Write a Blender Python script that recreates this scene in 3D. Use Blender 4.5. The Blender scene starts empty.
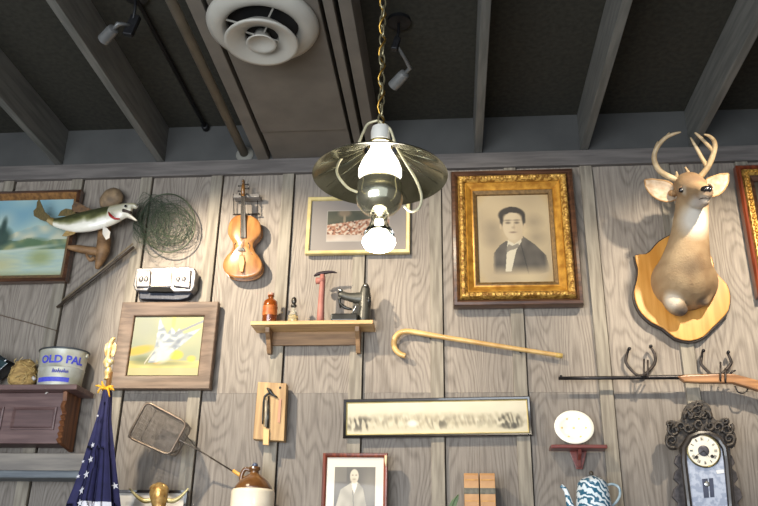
import bpy, bmesh, math, random
from mathutils import Vector, Matrix, noise
random.seed(7)
S = bpy.context.scene
COL = S.collection
pi = math.pi
# ------------------------------------------------------------------ camera model (solved from the battens and joists)
F = 814.26; PITCH = .3959; YAW = .0925; ROLL = .0177; D = 3.9715; CZ = 1.5
def ray(px, py):
    u = (px-379)/F; v = (253-py)/F
    c, s = math.cos(ROLL), math.sin(ROLL); u, v = c*u-s*v, s*u+c*v
    Y = math.cos(PITCH)-v*math.sin(PITCH); Z = math.sin(PITCH)+v*math.cos(PITCH)
    c, s = math.cos(YAW), math.sin(YAW)
    return Vector((c*u-s*Y, s*u+c*Y, Z))
def W(px, py, off=0.0):            # point standing `off` metres in front of the back wall
    r = ray(px, py); t = (D-off)/r.y
    return Vector((r.x*t, -off, CZ+r.z*t))
def H(px, py, z):                  # point on the horizontal plane at height z
    r = ray(px, py); t = (z-CZ)/r.z
    return Vector((r.x*t, -D+r.y*t, z))
def Zat(px, py, off=0.0): return W(px, py, off).z

# ------------------------------------------------------------------ colours and materials
def lin(c):
    c /= 255.0
    return c/12.92 if c <= .04045 else ((c+.055)/1.055)**2.4
def RGB(r, g, b): return (lin(r), lin(g), lin(b), 1)
MATS = {}
def mat(name, col, rough=.6, metal=0, col2=None, scale=8, stretch=(1, 1, 1), bump=0, coat=0, trans=0, emit=None, es=0, detail=5, contrast=(.35, .65), ior=1.45):
    if name in MATS: return MATS[name]
    m = bpy.data.materials.new(name); m.use_nodes = True
    nt = m.node_tree; b = nt.nodes['Principled BSDF']
    b.inputs['Base Color'].default_value = RGB(*col); b.inputs['Roughness'].default_value = rough
    b.inputs['Metallic'].default_value = metal; b.inputs['Coat Weight'].default_value = coat
    b.inputs['Transmission Weight'].default_value = trans; b.inputs['IOR'].default_value = ior
    if emit: b.inputs['Emission Color'].default_value = RGB(*emit); b.inputs['Emission Strength'].default_value = es
    if col2 is None: col2 = tuple(int(c*.88) for c in col)
    tc = nt.nodes.new('ShaderNodeTexCoord'); mp = nt.nodes.new('ShaderNodeMapping'); mp.inputs['Scale'].default_value = stretch
    n = nt.nodes.new('ShaderNodeTexNoise'); n.inputs['Scale'].default_value = scale; n.inputs['Detail'].default_value = detail
    r = nt.nodes.new('ShaderNodeValToRGB')
    r.color_ramp.elements[0].position = contrast[0]; r.color_ramp.elements[1].position = contrast[1]
    r.color_ramp.elements[0].color = RGB(*col); r.color_ramp.elements[1].color = RGB(*col2)
    L = nt.links.new
    L(tc.outputs['Object'], mp.inputs['Vector']); L(mp.outputs['Vector'], n.inputs['Vector']); L(n.outputs['Fac'], r.inputs['Fac'])
    L(r.outputs['Color'], b.inputs['Base Color'])
    if bump:
        bp = nt.nodes.new('ShaderNodeBump'); bp.inputs['Strength'].default_value = bump; bp.inputs['Distance'].default_value = .004
        L(n.outputs['Fac'], bp.inputs['Height']); L(bp.outputs['Normal'], b.inputs['Normal'])
    MATS[name] = m; return m
def attr_mat(name, rough=.6, coat=0, bump=0, bscale=60):
    m = bpy.data.materials.new(name); m.use_nodes = True
    nt = m.node_tree; b = nt.nodes['Principled BSDF']; b.inputs['Roughness'].default_value = rough
    b.inputs['Coat Weight'].default_value = coat
    a = nt.nodes.new('ShaderNodeAttribute'); a.attribute_name = 'Col'
    nt.links.new(a.outputs['Color'], b.inputs['Base Color'])
    if bump:
        n = nt.nodes.new('ShaderNodeTexNoise'); n.inputs['Scale'].default_value = bscale; n.inputs['Detail'].default_value = 4
        tc = nt.nodes.new('ShaderNodeTexCoord'); nt.links.new(tc.outputs['Object'], n.inputs['Vector'])
        bp = nt.nodes.new('ShaderNodeBump'); bp.inputs['Strength'].default_value = bump; bp.inputs['Distance'].default_value = .005
        nt.links.new(n.outputs['Fac'], bp.inputs['Height']); nt.links.new(bp.outputs['Normal'], b.inputs['Normal'])
    return m
M_PIC = attr_mat('painted_paper', .55, .3)
M_FUR = attr_mat('deer_fur', .85, 0, .5, 140)
M_FISH = attr_mat('fish_skin', .3, .5, .3, 200)
def wood(name, c1, c2, scale=14, axis='z', rough=.55, bump=.25, coat=0):
    st = {'z': (4, 4, .35), 'x': (.35, 4, 4), 'y': (4, .35, 4)}[axis]
    return mat(name, c1, rough, 0, c2, scale, st, bump, coat, detail=8, contrast=(.38, .62))

def plywood():
    m = bpy.data.materials.new('grey_stained_plywood'); m.use_nodes = True
    nt = m.node_tree; b = nt.nodes['Principled BSDF']; L = nt.links.new; N = nt.nodes.new
    def math_(op, a, bb=None, c=None):
        n = N('ShaderNodeMath'); n.operation = op
        for i, v in enumerate((a, bb, c)):
            if v is None: continue
            if isinstance(v, (int, float)): n.inputs[i].default_value = v
            else: L(v, n.inputs[i])
        return n.outputs[0]
    tc = N('ShaderNodeTexCoord'); sx = N('ShaderNodeSeparateXYZ'); L(tc.outputs['Object'], sx.inputs[0])
    bay = math_('FLOOR', math_('DIVIDE', math_('ADD', sx.outputs['X'], 1.2869), .4064))
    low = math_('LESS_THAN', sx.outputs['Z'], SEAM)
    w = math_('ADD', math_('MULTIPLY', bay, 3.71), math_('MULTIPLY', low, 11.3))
    mp = N('ShaderNodeMapping'); mp.inputs['Scale'].default_value = (3.2, 1, .62); L(tc.outputs['Object'], mp.inputs['Vector'])
    n1 = N('ShaderNodeTexNoise'); n1.noise_dimensions = '4D'; n1.inputs['Scale'].default_value = 1.5; n1.inputs['Detail'].default_value = 1.5
    L(mp.outputs[0], n1.inputs['Vector']); L(w, n1.inputs['W'])
    rings = math_('SINE', math_('MULTIPLY', n1.outputs['Fac'], 190))
    rings = math_('ADD', math_('MULTIPLY', rings, .5), .5)
    rings = math_('POWER', rings, 2.5)
    mp2 = N('ShaderNodeMapping'); mp2.inputs['Scale'].default_value = (60, 60, 3.2); L(tc.outputs['Object'], mp2.inputs['Vector'])
    n2 = N('ShaderNodeTexNoise'); n2.inputs['Scale'].default_value = 1.6; n2.inputs['Detail'].default_value = 6; n2.inputs['Roughness'].default_value = .7
    L(mp2.outputs[0], n2.inputs['Vector'])
    mp3 = N('ShaderNodeMapping'); mp3.inputs['Scale'].default_value = (2.5, 1, 1.1); L(tc.outputs['Object'], mp3.inputs['Vector'])
    n3 = N('ShaderNodeTexNoise'); n3.noise_dimensions = '4D'; n3.inputs['Scale'].default_value = 1.6; n3.inputs['Detail'].default_value = 3
    L(mp3.outputs[0], n3.inputs['Vector']); L(w, n3.inputs['W'])
    mx = N('ShaderNodeValToRGB'); mx.color_ramp.elements[0].color = RGB(153, 143, 131); mx.color_ramp.elements[1].color = RGB(92, 82, 73)
    mx.color_ramp.elements[0].position = .3; mx.color_ramp.elements[1].position = .72
    f = math_('ADD', math_('MULTIPLY', n2.outputs['Fac'], .66), math_('ADD', math_('MULTIPLY', rings, .13), math_('MULTIPLY', n3.outputs['Fac'], .24)))
    L(f, mx.inputs['Fac'])
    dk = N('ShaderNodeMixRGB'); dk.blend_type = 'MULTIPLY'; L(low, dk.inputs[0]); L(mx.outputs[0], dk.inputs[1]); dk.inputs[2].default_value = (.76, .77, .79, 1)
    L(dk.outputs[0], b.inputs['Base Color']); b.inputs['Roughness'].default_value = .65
    bp = N('ShaderNodeBump'); bp.inputs['Strength'].default_value = .35; bp.inputs['Distance'].default_value = .003
    L(n2.outputs['Fac'], bp.inputs['Height']); L(bp.outputs[0], b.inputs['Normal'])
    return m

# ------------------------------------------------------------------ mesh builder (world coordinates)
class MB:
    def __init__(s): s.v = []; s.f = []; s.mi = []; s.cur = 0
    def add(s, vs, fs):
        o = len(s.v); s.v += [Vector(v) for v in vs]; s.f += [[o+i for i in f] for f in fs]; s.mi += [s.cur]*len(fs); return s
    def box(s, c, d, R=None):
        c = Vector(c); hx, hy, hz = d[0]/2, d[1]/2, d[2]/2
        P = [Vector((x, y, z)) for x in (-hx, hx) for y in (-hy, hy) for z in (-hz, hz)]
        if R: P = [R @ p for p in P]
        return s.add([c+p for p in P], [(0, 1, 3, 2), (4, 6, 7, 5), (0, 4, 5, 1), (2, 3, 7, 6), (0, 2, 6, 4), (1, 5, 7, 3)])
    def bb(s, x0, x1, o0, o1, z0, z1): return s.box(((x0+x1)/2, -(o0+o1)/2, (z0+z1)/2), (abs(x1-x0), abs(o1-o0), abs(z1-z0)))
    def prism(s, poly, o0, o1):       # poly: list of (x,z); from offset o0 to o1
        n = len(poly); a = [(x, -o0, z) for x, z in poly]; b = [(x, -o1, z) for x, z in poly]
        return s.add(a+b, [list(range(n)), list(range(2*n-1, n-1, -1))]+[(i, (i+1) % n, n+(i+1) % n, n+i) for i in range(n)])
    def pprism(s, pix, o0, o1):       # traced outline, given in photo pixels, stood at offset o1
        pts = [W(x, y, (o0+o1)/2) for x, y in pix]
        return s.prism([(p.x, p.z) for p in pts], o0, o1)
    def xprism(s, poly, x0, x1):      # poly: list of (off,z)
        n = len(poly); a = [(x0, -o, z) for o, z in poly]; b = [(x1, -o, z) for o, z in poly]
        return s.add(a+b, [list(range(n)), list(range(2*n-1, n-1, -1))]+[(i, (i+1) % n, n+(i+1) % n, n+i) for i in range(n)])
    def lathe(s, prof, c, n=28, R=None, sy=1.0, cap=True):
        c = Vector(c); vs = []; fs = []
        for r, h in prof:
            for k in range(n):
                a = 2*pi*k/n; p = Vector((r*math.cos(a), r*sy*math.sin(a), h))
                vs.append(c+(R @ p if R else p))
        for i in range(len(prof)-1):
            for k in range(n):
                fs.append((i*n+k, i*n+(k+1) % n, (i+1)*n+(k+1) % n, (i+1)*n+k))
        if cap:
            fs.append(list(range(n-1, -1, -1))); fs.append([(len(prof)-1)*n+k for k in range(n)])
        return s.add(vs, fs)
    def ball(s, c, r, n=16, R=None):
        if isinstance(r, (int, float)): r = (r, r, r)
        c = Vector(c); vs = []; fs = []; m = n//2
        for i in range(m+1):
            t = pi*i/m
            for k in range(n):
                a = 2*pi*k/n; p = Vector((r[0]*math.sin(t)*math.cos(a), r[1]*math.sin(t)*math.sin(a), -r[2]*math.cos(t)))
                vs.append(c+(R @ p if R else p))
        for i in range(m):
            for k in range(n): fs.append((i*n+k, i*n+(k+1) % n, (i+1)*n+(k+1) % n, (i+1)*n+k))
        return s.add(vs, fs)
    def sweep(s, pts, rad, n=10, ref=None, closed=False, sub=0, round_=True):
        pts = [Vector(p) for p in pts]
        if isinstance(rad, (int, float)): rad = [rad]*len(pts)
        rad = [(r, r) if isinstance(r, (int, float)) else r for r in rad]
        if sub: pts, rad = crom(pts, rad, sub, closed)
        N_ = len(pts); fr = None; vs = []; fs = []
        for i in range(N_):
            if closed: t = pts[(i+1) % N_]-pts[i-1]
            else: t = pts[min(i+1, N_-1)]-pts[max(i-1, 0)]
            if t.length < 1e-9: t = Vector((0, 0, 1))
            t.normalize()
            if ref is not None: base = Vector(ref)
            elif fr is None: base = Vector((0, 1, 0)) if abs(t.y) < .9 else Vector((1, 0, 0))
            else: base = fr
            u = base-t*base.dot(t)
            if u.length < 1e-6: u = t.orthogonal()
            u.normalize(); fr = u; w = t.cross(u)
            for k in range(n):
                a = 2*pi*k/n; vs.append(pts[i]+u*(rad[i][0]*math.cos(a))+w*(rad[i][1]*math.sin(a)))
        rng = N_ if closed else N_-1
        for i in range(rng):
            j = (i+1) % N_
            for k in range(n): fs.append((i*n+k, i*n+(k+1) % n, j*n+(k+1) % n, j*n+k))
        if not closed: fs.append(list(range(n-1, -1, -1))); fs.append([(N_-1)*n+k for k in range(n)])
        return s.add(vs, fs)
def crom(pts, rad, sub, closed=False):
    P = []; Rr = []; n = len(pts)
    def g(L, i): return L[i % n] if closed else L[max(0, min(n-1, i))]
    for i in range(n if closed else n-1):
        for k in range(sub):
            t = k/sub
            p0, p1, p2, p3 = (g(pts, i+j) for j in (-1, 0, 1, 2))
            P.append(.5*((2*p1)+(p2-p0)*t+(2*p0-5*p1+4*p2-p3)*t*t+(-p0+3*p1-3*p2+p3)*t**3))
            a, b = g(rad, i), g(rad, i+1); Rr.append((a[0]+(b[0]-a[0])*t, a[1]+(b[1]-a[1])*t))
    if not closed: P.append(pts[-1]); Rr.append(rad[-1])
    return P, Rr

# ------------------------------------------------------------------ things and parts
ROOTLOC = {}
def tagset(o, label, cat, group=None, kind=None):
    if label: o['label'] = label
    if cat: o['category'] = cat
    if group: o['group'] = group
    if kind: o['kind'] = kind
def thing(name, label, cat, loc, group=None):
    o = bpy.data.objects.new(name, None); COL.objects.link(o); o.location = loc; o.empty_display_size = .05
    tagset(o, label, cat, group); return o
def worldloc(o):
    l = Vector((0, 0, 0))
    while o: l += Vector(o.location); o = o.parent
    return l
def obj(name, mb, mats, parent=None, smooth=False, bevel=0, seg=2, origin=None, subsurf=0):
    loc = worldloc(parent) if parent else Vector((0, 0, 0))
    if origin is not None and not parent: loc = Vector(origin)
    me = bpy.data.meshes.new(name)
    me.from_pydata([v-loc for v in mb.v], [], mb.f)
    if not isinstance(mats, (list, tuple)): mats = [mats]
    for m in mats: me.materials.append(m)
    for i, p in enumerate(me.polygons): p.material_index = mb.mi[i] if mb.mi[i] < len(mats) else 0
    bm = bmesh.new(); bm.from_mesh(me); bmesh.ops.recalc_face_normals(bm, faces=bm.faces); bm.to_mesh(me); bm.free()
    if smooth:
        for p in me.polygons: p.use_smooth = True
    o = bpy.data.objects.new(name, me); COL.objects.link(o)
    if parent: o.parent = parent
    elif origin is not None: o.location = loc
    if smooth == 'auto':
        me.set_sharp_from_angle(angle=math.radians(38))
    if bevel:
        b = o.modifiers.new('bevel', 'BEVEL'); b.width = bevel; b.segments = seg; b.limit_method = 'ANGLE'; b.angle_limit = math.radians(40)
    if subsurf:
        b = o.modifiers.new('subsurf', 'SUBSURF'); b.levels = subsurf; b.render_levels = subsurf
    return o
def remeshed(name, mb, material, parent, voxel, fn, sm=6):   # one continuous surface with per-vertex coat colours
    loc = worldloc(parent)
    me = bpy.data.meshes.new('tmp'); me.from_pydata([v-loc for v in mb.v], [], mb.f)
    bm = bmesh.new(); bm.from_mesh(me); bmesh.ops.recalc_face_normals(bm, faces=bm.faces); bm.to_mesh(me); bm.free()
    t = bpy.data.objects.new('tmp', me); COL.objects.link(t)
    r = t.modifiers.new('r', 'REMESH'); r.mode = 'VOXEL'; r.voxel_size = voxel; r.use_smooth_shade = True
    q = t.modifiers.new('s', 'SMOOTH'); q.factor = .6; q.iterations = sm
    dg = bpy.context.evaluated_depsgraph_get()
    me2 = bpy.data.meshes.new_from_object(t.evaluated_get(dg)); me2.name = name
    bpy.data.objects.remove(t)
    for p in me2.polygons: p.use_smooth = True
    paint(me2, fn, loc); me2.materials.clear(); me2.materials.append(material)
    o = bpy.data.objects.new(name, me2); COL.objects.link(o); o.parent = parent; return o
def paint(me, fn, loc=Vector((0, 0, 0))):
    ca = me.color_attributes.new('Col', 'FLOAT_COLOR', 'POINT')
    for i, v in enumerate(me.vertices):
        c = fn(v.co+loc); ca.data[i].color = RGB(*c)
def struct(name, mb, m, smooth=False, bevel=0):
    o = obj(name, mb, m, None, smooth, bevel); o['kind'] = 'structure'; return o

def fitrect(c4, off):               # four photo corners (tl,tr,br,bl) -> centre, width, height, tilt of the real rectangle
    a, b, c, d = [W(x, y, off) for x, y in c4]
    cx = (a.x+b.x+c.x+d.x)/4; cz = (a.z+b.z+c.z+d.z)/4
    w = ((b-a).length+(c-d).length)/2; h = ((a-d).length+(b-c).length)/2
    e = (b-a)+(c-d); rot = math.atan2(e.z, e.x)
    return cx, cz, w, h, rot
class Rect:
    def __init__(s, c4, off, rot=None):
        s.cx, s.cz, s.w, s.h, r = fitrect(c4, off); s.rot = r if rot is None else rot
    def P(s, x, z, off):
        c, n = math.cos(s.rot), math.sin(s.rot); return Vector((s.cx+c*x-n*z, -off, s.cz+n*x+c*z))
    def rings(s, mb, prof, back=True):   # mitred moulding: prof = (inset, off)
        vs = []; fs = []
        for d, o in prof:
            a, b = s.w/2-d, s.h/2-d
            vs += [s.P(-a, -b, o), s.P(a, -b, o), s.P(a, b, o), s.P(-a, b, o)]
        for i in range(len(prof)-1):
            for k in range(4): fs.append((i*4+k, i*4+(k+1) % 4, i*4+4+(k+1) % 4, i*4+4+k))
        return mb.add(vs, fs)
    def slab(s, mb, inset, o0, o1):
        a, b = s.w/2-inset, s.h/2-inset
        vs = [s.P(x, z, o) for o in (o0, o1) for x, z in ((-a, -b), (a, -b), (a, b), (-a, b))]
        return mb.add(vs, [(0, 1, 2, 3), (7, 6, 5, 4)]+[(k, (k+1) % 4, 4+(k+1) % 4, 4+k) for k in range(4)])
    def picture(s, name, parent, inset, off, fn, nx=120, ny=90, mtl=None, back=.006, gain=.8):
        ix, iz = inset if isinstance(inset, tuple) else (inset, inset)
        a, b = s.w/2-ix, s.h/2-iz; loc = worldloc(parent); vs = []; fs = []; cols = []
        for j in range(ny+1):
            for i in range(nx+1):
                u, v = i/nx, j/ny; vs.append(s.P(-a+2*a*u, -b+2*b*v, off)-loc); cols.append(fn(u, v))
        for j in range(ny):
            for i in range(nx): k = j*(nx+1)+i; fs.append((k, k+1, k+nx+2, k+nx+1))
        me = bpy.data.meshes.new(name); me.from_pydata(vs, [], fs); ca = me.color_attributes.new('Col', 'FLOAT_COLOR', 'POINT')
        for i, c in enumerate(cols): ca.data[i].color = RGB(*[max(0, min(255, q*gain)) for q in c])
        me.materials.append(mtl or M_PIC); o = bpy.data.objects.new(name, me); COL.objects.link(o); o.parent = parent
        sd = o.modifiers.new('thick', 'SOLIDIFY'); sd.thickness = back; sd.offset = -1
        return o
def mixc(a, b, t): t = max(0, min(1, t)); return tuple(a[i]*(1-t)+b[i]*t for i in range(3))
def blob(u, v, cu, cv, ru, rv, soft=.3, rot=0):
    x, y = u-cu, v-cv; c, s = math.cos(rot), math.sin(rot); x, y = c*x+s*y, -s*x+c*y
    d = math.sqrt((x/ru)**2+(y/rv)**2); return max(0, min(1, (1+soft-d)/(2*soft)))
def nz(u, v, s=6, k=0): return noise.noise(Vector((u*s, v*s, k)))
def inpoly(u, v, P):
    r = False; n = len(P)
    for i in range(n):
        a, b = P[i], P[i-1]
        if (a[1] > v) != (b[1] > v) and u < (b[0]-a[0])*(v-a[1])/(b[1]-a[1])+a[0]: r = not r
    return r
SEAM = 2.416; BX = -1.2869; BS = .4064; TRIM0 = 3.65; JOI = 3.745; DECK = 3.975; LEDGE = 1.70
M_PLY = plywood()
M_BAT = wood('batten_wood', (142, 134, 120), (112, 104, 92), 12, 'z', .65)
M_TRIM = wood('trim_wood', (108, 102, 98), (88, 83, 80), 10, 'x', .7)
M_BEAM = wood('painted_joist', (104, 103, 98), (86, 86, 82), 10, 'y', .7)
M_FASC = mat('painted_fascia', (74, 74, 72), .8, 0, (62, 62, 61), 3, bump=.1)
M_DECK = mat('dark_deck', (50, 48, 40), .95, 0, (38, 37, 30), 40, bump=.3)
M_SOFF = mat('soffit_panel', (104, 97, 88), .8, 0, (92, 86, 78), 6, bump=.1)
M_FLOOR = wood('floor_boards', (118, 110, 100), (92, 85, 77), 6, 'y', .4)
M_GREYW = wood('grey_painted_wood', (142, 134, 124), (116, 110, 104), 8, 'x', .7)
# ------------------------------------------------------------------ the setting
struct('floor', MB().box((0, -3, -.05), (7, 6, .1)), M_FLOOR)
struct('wall_back', MB().box((0, .07, 1.99), (7, .10, 3.98)), mat('dark_backing', (62, 54, 46), .9))
for i in range(-6, 12):
    xa, xb = max(-3.5, BX+BS*i+.038), min(3.5, BX+BS*(i+1)+.031)
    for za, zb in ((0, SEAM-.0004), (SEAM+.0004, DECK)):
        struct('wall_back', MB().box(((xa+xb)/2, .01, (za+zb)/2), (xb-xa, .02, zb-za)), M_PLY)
struct('ceiling', MB().box((0, -3, DECK+.03), (7, 6.24, .06)), M_DECK)
struct('wall_left', MB().box((-3.55, -3, 1.99), (.1, 6.24, 3.98)), M_GREYW)
struct('wall_right', MB().box((3.55, -3, 1.99), (.1, 6.24, 3.98)), M_GREYW)
for i in range(-5, 12):
    x = BX+BS*i
    struct('trim_%d' % (i+7), MB().bb(x-.032, x+.032, 0, .018, 0, TRIM0), M_BAT, bevel=.002)
struct('trim_1', MB().bb(-3.5, 3.5, 0, .03, TRIM0, JOI-.004), M_TRIM, bevel=.003)
struct('trim_19', MB().bb(-3.5, 3.5, 0, .012, JOI-.004, DECK), M_FASC)
for x in (-3.43, -2.83, -2.228, -1.625, .172, .745, 1.325, 1.99, 2.59, 3.19):
    struct('ceiling_joist', MB().bb(x-.021, x+.021, .012, 6, JOI, DECK), M_BEAM, bevel=.003)
# boxed soffit between two joists
x0, x1 = -1.025, -.425
struct('ceiling_soffit', MB().bb(x0+.05, x1-.09, .32, 6, JOI-.01, DECK), M_SOFF, bevel=.004)
struct('soffit_end_panel', MB().bb(x0+.05, x1-.09, .012, .312, JOI-.002, DECK), M_SOFF, bevel=.004)
struct('soffit_strip', MB().bb(x0-.035, x0+.03, .012, 6, JOI-.01, DECK), M_SOFF, bevel=.003)
struct('soffit_strip', MB().bb(x1-.072, x1-.03, .012, 6, JOI-.01, DECK), M_SOFF, bevel=.003)
struct('soffit_strip', MB().bb(x1-.01, x1+.045, .012, 6, JOI, DECK), M_SOFF, bevel=.003)
# ledge just under the frame that carries the lower row of things
struct('wall_ledge', MB().bb(-1.6, 3.5, .018, .36, LEDGE-.05, LEDGE), M_GREYW, bevel=.004)

# ------------------------------------------------------------------ ceiling fittings
M_PIPE = mat('painted_pipe', (128, 126, 118), .7, 0, (114, 112, 104), 6)
p0 = H(172.5, 0, 3.78); pe = Vector((-1.14, -.012, 3.78))
t = thing('ceiling_pipe', 'round painted pipe running along the ceiling into the wall beside the soffit', 'pipe', pe)
obj('pipe', MB().sweep([pe+Vector((0, 0, 0)), Vector((-1.14, -5.9, 3.78))], .024, 20), M_PIPE, t, True)
obj('flange', MB().lathe([(.024, 0), (.05, 0), (.05, .006), (.04, .014), (.027, .018), (.024, .018)], pe, 24, Matrix.Rotation(pi/2, 3, 'X')), M_PIPE, t, 'auto')
cx_ = H(151, 0, 3.95).x
M_BLK = mat('black_metal', (22, 22, 24), .5, .4, (32, 32, 34), 30)
t = thing('ceiling_conduit', 'thin black conduit running along the dark ceiling left of the pipe', 'conduit', Vector((-1.38, -.02, 3.955)))
obj('tube', MB().sweep([(-1.38, -.02, 3.955), (-1.38, -5.9, 3.955)], .011, 8), M_BLK, t, True)
obj('coupling', MB().lathe([(.011, 0), (.02, .0), (.02, .035), (.011, .035)], (-1.38, -.02, 3.955), 12, Matrix.Rotation(pi/2, 3, 'X')), M_BLK, t, True)

M_DIFF = mat('white_enamel_metal', (164, 160, 150), .4, 0, (154, 150, 141), 5)
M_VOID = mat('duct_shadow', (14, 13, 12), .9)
c = H(263, 25, JOI-.02); zt = JOI-.01
t = thing('ceiling_diffuser', 'round white metal air diffuser with stepped rings on the ceiling soffit', 'air vent', Vector((c.x, c.y, zt)))
P = lambda pr: [(r, -h) for r, h in pr]
cc = (c.x, c.y, zt)
obj('outer_ring', MB().lathe(P([(.235, 0), (.24, .012), (.232, .03), (.205, .048), (.175, .05), (.160, .04), (.152, .02), (.152, .001), (.235, 0)]), cc, 64, cap=False), M_DIFF, t, True)
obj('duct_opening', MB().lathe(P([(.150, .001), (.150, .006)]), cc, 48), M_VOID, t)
obj('middle_ring', MB().lathe(P([(.10, .045), (.125, .07), (.148, .092), (.156, .102), (.154, .108), (.142, .106), (.11, .094), (.078, .078), (.07, .07), (.07, .05), (.10, .045)]), cc, 64, cap=False), M_DIFF, t, True)
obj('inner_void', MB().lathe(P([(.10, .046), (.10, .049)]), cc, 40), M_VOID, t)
obj('inner_cone', MB().lathe(P([(.03, .05), (.04, .085), (.055, .10), (.064, .108), (.062, .113), (.05, .106), (.034, .096), (.016, .09), (.003, .088)]), cc, 48), M_DIFF, t, True)
for a in range(4):
    R = Matrix.Rotation(a*pi/2+.5, 3, 'Z')
    obj('bracket', MB().box(Vector(cc)+R @ Vector((.126, 0, -.035)), (.075, .006, .006), R), M_DIFF, t)
    obj('spacer', MB().box(Vector(cc)+R @ Vector((.055, 0, -.07)), (.05, .005, .006), R), M_DIFF, t)

M_CAN = mat('grey_lamp_housing', (116, 116, 114), .4, .3, (92, 92, 91), 8)
def track_head(label, boxp, elbow, tip, stem_top, jy):
    t = thing('ceiling_spotlight', label, 'spotlight', stem_top)
    obj('canopy', MB().lathe([(.03, 0), (.055, 0), (.055, -.018), (.03, -.024)], stem_top, 20), M_BLK, t, 'auto')
    obj('stem', MB().sweep([stem_top, (stem_top+boxp)/2+Vector((.004, 0, 0)), boxp], .007, 8), M_BLK, t, True)
    q = Matrix.Rotation(.25, 3, 'Y')
    obj('junction_box', MB().box(boxp, jy, q), M_BLK, t, bevel=.006)
    obj('arm', MB().sweep([boxp, (boxp*.4+elbow*.6)+Vector((0, 0, .004)), elbow, elbow*.6+tip*.4], [.008, .008, .011, .009], 10), M_CAN, t, True)
    d = (tip-elbow).normalized(); R = d.to_track_quat('Z', 'Y').to_matrix()
    L_ = (tip-elbow).length
    obj('lamp_housing', MB().lathe([(.012, L_*.25), (.024, L_*.3), (.027, L_*.45), (.028, L_), (.025, L_), (.023, L_*.8), (.002, L_*.75)], elbow, 24, R), M_CAN, t, 'auto')
    return t
track_head('ceiling spotlight with pale grey can, between the two leftmost joists above the fish', H(132, 26, 3.83), H(118, 24, 3.80), H(103.5, 40, 3.77), H(136, -6, DECK), (.045, .03, .11))
hd = track_head('ceiling spotlight with small grey can hanging behind the lamp chain', H(396, 44, 3.83), H(410, 68, 3.80), H(393, 86, 3.765), H(399, 20, DECK), (.03, .03, .07))

# ------------------------------------------------------------------ pendant lamp
M_BRASS = mat('aged_brass', (120, 110, 72), .28, .9, (98, 88, 56), 20)
M_NICK = mat('tarnished_dish_metal', (142, 140, 120), .17, .92, (104, 102, 82), 12, bump=.15)
M_CHAIN = mat('brass_chain', (176, 138, 62), .3, .9, (130, 96, 40), 30)
M_OPAL = mat('lit_opal_glass', (250, 246, 238), .3, emit=(255, 246, 230), es=3.0)
M_BULB = mat('lit_bulb', (255, 250, 240), .3, emit=(255, 244, 222), es=16)
M_GLASS = mat('clear_glass', (250, 252, 250), .02, trans=1, col2=(246, 250, 248), ior=1.3)
LO = 2.0
lc = W(380, 176, LO)                       # centre of the reflector's rim
RR = .182
t = thing('pendant_lamp', 'hanging metal oil-style lamp with tilted-dish reflector and lit white chimney', 'lamp', Vector((lc.x, lc.y, DECK)))
ap = .080
dish = [(RR+.004, -.002), (RR, .004), (RR*.93, .010), (RR*.72, .030), (RR*.5, .052), (RR*.34, .072), (.046, ap), (.046, ap-.003), (RR*.34, .068), (RR*.5, .048), (RR*.72, .026), (RR*.93, .006), (RR-.002, .0), (RR+.004, -.002)]
obj('reflector', MB().lathe(dish, lc, 64, cap=False), M_NICK, t, True)
b = MB()
for k in range(16):
    a = 2*pi*k/16; e = Vector((math.cos(a), math.sin(a), 0))
    b.sweep([lc+e*(RR*.93)+Vector((0, 0, .0055)), lc+e*(RR*.5)+Vector((0, 0, .047)), lc+e*.05+Vector((0, 0, ap-.006))], .0009, 5)
obj('fluting', b, M_NICK, t, True)
chim = [(.030, -.026), (.050, -.020), (.0595, .002), (.0595, .018), (.052, .040), (.038, .066), (.028, .085), (.025, .108)]
obj('glass_chimney', MB().lathe(chim, lc, 32), M_OPAL, t, True)
obj('chimney_cap', MB().lathe([(.024, .106), (.0275, .109), (.028, .138), (.025, .152), (.012, .157)], lc, 28), mat('pale_cap_metal', (214, 210, 200), .3, .3), t, 'auto')
font = [(.044, -.020), (.058, -.018), (.061, -.026), (.059, -.034), (.064, -.050), (.0645, -.068), (.060, -.088), (.046, -.106), (.024, -.117)]
obj('oil_font', MB().lathe(font, lc, 36), mat('pale_nickel', (196, 192, 170), .16, .9, (170, 166, 142), 12), t, True)
obj('glass_socket', MB().lathe([(.030, -.112), (.024, -.120), (.022, -.135), (.028, -.152), (.040, -.170), (.041, -.176), (.034, -.172), (.024, -.155), (.018, -.136), (.020, -.120)], lc, 28), M_GLASS, t, True)
obj('light_bulb', MB().lathe([(.010, -.135), (.014, -.155), (.030, -.176), (.043, -.190), (.045, -.200), (.038, -.213), (.020, -.222), (.002, -.224)], lc, 28), M_BULB, t, True)

vx = Vector((1, .12, 0)).normalized()
def bail(s):
    q = [(s*.050, -.082), (s*.078, -.070), (s*.094, -.035), (s*.082, .022), (s*.045, .075), (s*.031, .105), (s*.022, .135), (0, .150)]
    return [lc+vx*x+Vector((0, -.03 if 0 < i < 5 else -.01, z)) for i, (x, z) in enumerate(q)]
M_BAIL = mat('pale_bail_wire', (206, 198, 168), .35, .4, (176, 168, 136), 20)
bl = [W(x, y, LO+o) for x, y, o in ((357, 192, .06), (347, 187, .05), (337, 173, .04), (341, 159, .03), (356, 147, .02), (363, 133, .01), (368, 124, 0), (378, 120.5, 0))]
br_ = [W(x, y, LO+o) for x, y, o in ((404, 206, .05), (411, 211.5, .05), (419, 208, .05), (421.5, 196, .05), (416, 180, .04), (406, 163, .03), (396, 145, .02), (390, 129, .01), (378, 120.5, 0))]
obj('bail_wire', MB().sweep(bl, .0038, 8, sub=6), M_BAIL, t, True)
obj('bail_wire', MB().sweep(br_, .0038, 8, sub=6), M_BAIL, t, True)
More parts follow.
